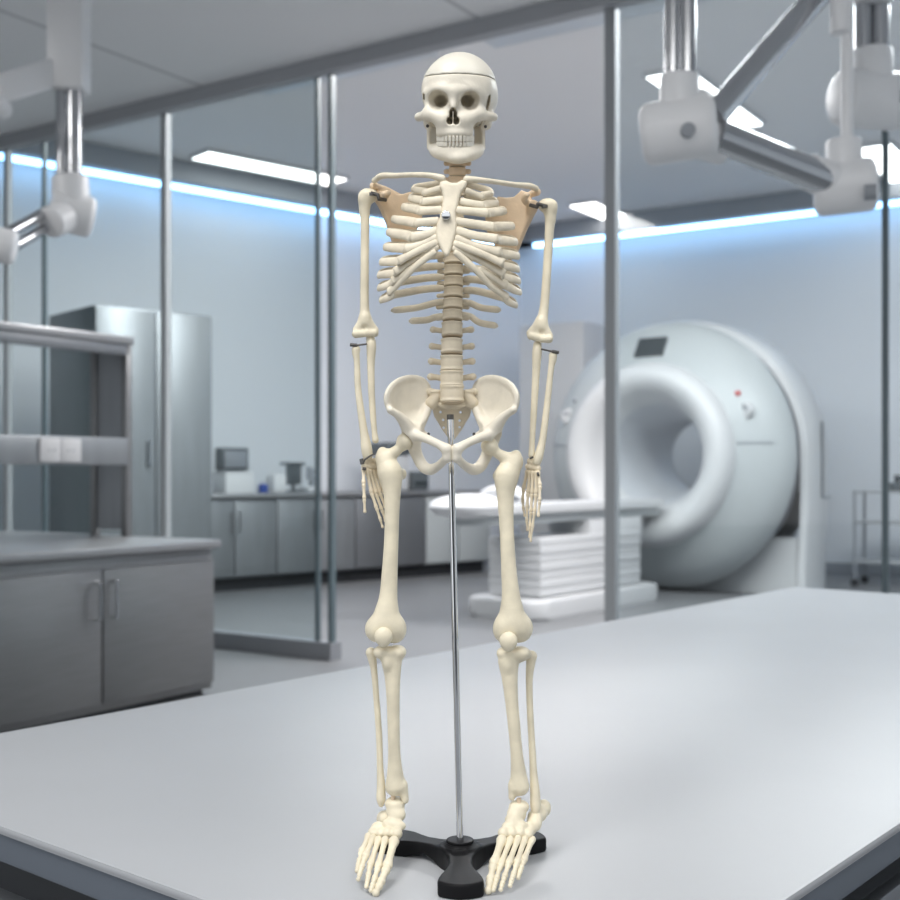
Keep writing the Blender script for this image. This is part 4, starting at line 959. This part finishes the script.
# ------------------------------------------------------------------ stand
HB = np.array([10.4, -11.0, -410.0])                     # hub on the worktop
SB = np.array([.0104, 1.229, .90])
sd_ = empty('display_stand', SB, 0, 'black three-legged stand with chrome rod under the skeleton', 'stand')
def leg(ang, R=99):
    ca, sa = math.sin(ang), -math.cos(ang)
    def fn(X, Y, Z):
        x, y, z = X - HB[0], Y - HB[1], Z - HB[2]; uu = x*ca + y*sa; ww = np.abs(-x*sa + y*ca)
        s1 = np.clip((uu - 45)/42, 0, 1); s1 = s1*s1*(3 - 2*s1); s0 = np.clip(uu/36, 0, 1); s0 = s0*s0*(3 - 2*s0)
        hw = 12.0 + 10.5*s1 + 8*(1 - s0); t1 = np.clip((uu - 68)/9, 0, 1)
        ht = 21.5 - 6.5*np.clip(uu/95, 0, 1) + 0*t1; bt = 7*np.clip(1 - np.abs(uu - 40)/22, 0, 1)
        d = (ww - hw)*.9
        for e in ((z - ht)*.95, bt - z, uu - R + ww*ww/55, -uu - 5):
            hh = np.clip(.5 - .5*(d - e)/2.5, 0, 1); d = d*(1 - hh) + e*hh + 2.5*hh*(1 - hh)
        return d
    return fn
S = SDF()
for a, R_ in ((0, 100), (math.radians(128), 110), (math.radians(-128), 110)): S.add(leg(a, R_), HB + np.array([-120, -120, 0]), HB + np.array([120, 120, 28]), 5, 'u')
S.add(lambda X, Y, Z: np.maximum(np.sqrt((X - HB[0])**2 + (Y - HB[1])**2) - 16.5, np.maximum(Z - HB[2] - 24, HB[2] - Z)), HB - 18, HB + 26, 2, 'u')
bs = bone('base', S, 1.2, M['blackp'], sd_, 2, None, SB)
q = MB(); q.cyl((0, 0, .022), (0, 0, .0245), .0155, n=40, bev=.0008); q.cyl((0, 0, .024), (0, 0, .0275), .0142, n=40, bev=.001); q.build('collar', M['blackp'], sd_)
rt = to_local(K(450.3, 416, 9), SB); q = MB(); q.cyl((0, 0, .026), rt, .0034, n=28); q.build('rod', M['chrome'], sd_)
q = MB(); dv_ = unit(rt); q.cyl(rt - dv_*.004, rt + dv_*.0015, .0037, n=20); q.build('rod_cap', M['steel_dark'], sd_)
# ------------------------------------------------------------------ camera, world
cam = bpy.data.cameras.new('camera'); cam.sensor_width = 36; cam.lens = FPX / 900 * 36; cam.shift_y = 20 / 900
cam.clip_start = .05; cam.dof.use_dof = True; cam.dof.focus_distance = 1.22; cam.dof.aperture_fstop = 7.5
co = link(bpy.data.objects.new('camera', cam)); co.location = (0, 0, CAMZ); co.rotation_euler = (pi/2, 0, 0)
SC.camera = co
w = bpy.data.worlds.new('world'); SC.world = w; w.use_nodes = True
wn = w.node_tree; bg = wn.nodes['Background']; bg.inputs[1].default_value = .85
# added backdrop: dark band between bright ones behind the viewer, for stripes in the chrome
tcw = wn.nodes.new('ShaderNodeTexCoord'); sx = wn.nodes.new('ShaderNodeSeparateXYZ'); rw = wn.nodes.new('ShaderNodeValToRGB')
mw = wn.nodes.new('ShaderNodeMapRange'); mw.inputs[1].default_value = -1; mw.inputs[2].default_value = 1
wn.links.new(tcw.outputs['Generated'], sx.inputs[0]); wn.links.new(sx.outputs['X'], mw.inputs[0]); wn.links.new(mw.outputs[0], rw.inputs[0]); wn.links.new(rw.outputs[0], bg.inputs[0])
el = rw.color_ramp.elements; dk = (.08, .085, .09, 1)
el[0].position = 0; el[0].color = (.5, .53, .57, 1); el[1].position = 1; el[1].color = (.5, .53, .57, 1)
for p_, c_ in ((.06, (.6, .63, .67, 1)), (.09, (2.0, 2.06, 2.14, 1)), (.16, (2.0, 2.06, 2.14, 1)), (.22, dk), (.82, dk), (.86, (2.0, 2.06, 2.1, 1)), (.93, (2.0, 2.05, 2.1, 1)), (.96, (.55, .58, .62, 1))):
    e_ = el.new(p_); e_.color = c_
# backdrop made bright above eye level, to light the scene from the front
mz = wn.nodes.new('ShaderNodeMapRange'); mz.inputs[1].default_value = .09; mz.inputs[2].default_value = .16
mxw = wn.nodes.new('ShaderNodeMix'); mxw.data_type = 'RGBA'; mxw.inputs[7].default_value = (1.32, 1.37, 1.42, 1)
wn.links.new(sx.outputs['Z'], mz.inputs[0]); wn.links.new(mz.outputs[0], mxw.inputs[0]); wn.links.new(rw.outputs[0], mxw.inputs[6]); wn.links.new(mxw.outputs[2], bg.inputs[0])
SC.view_settings.view_transform = 'Standard'; SC.view_settings.look = 'None'; SC.view_settings.gamma = 1; SC.view_settings.exposure = 0
SC.view_settings.use_curve_mapping = False
SC.cycles.max_bounces = 10; SC.cycles.transparent_max_bounces = 16; SC.cycles.diffuse_bounces = 4; SC.cycles.sample_clamp_indirect = 6
SC.cycles.use_denoising = True
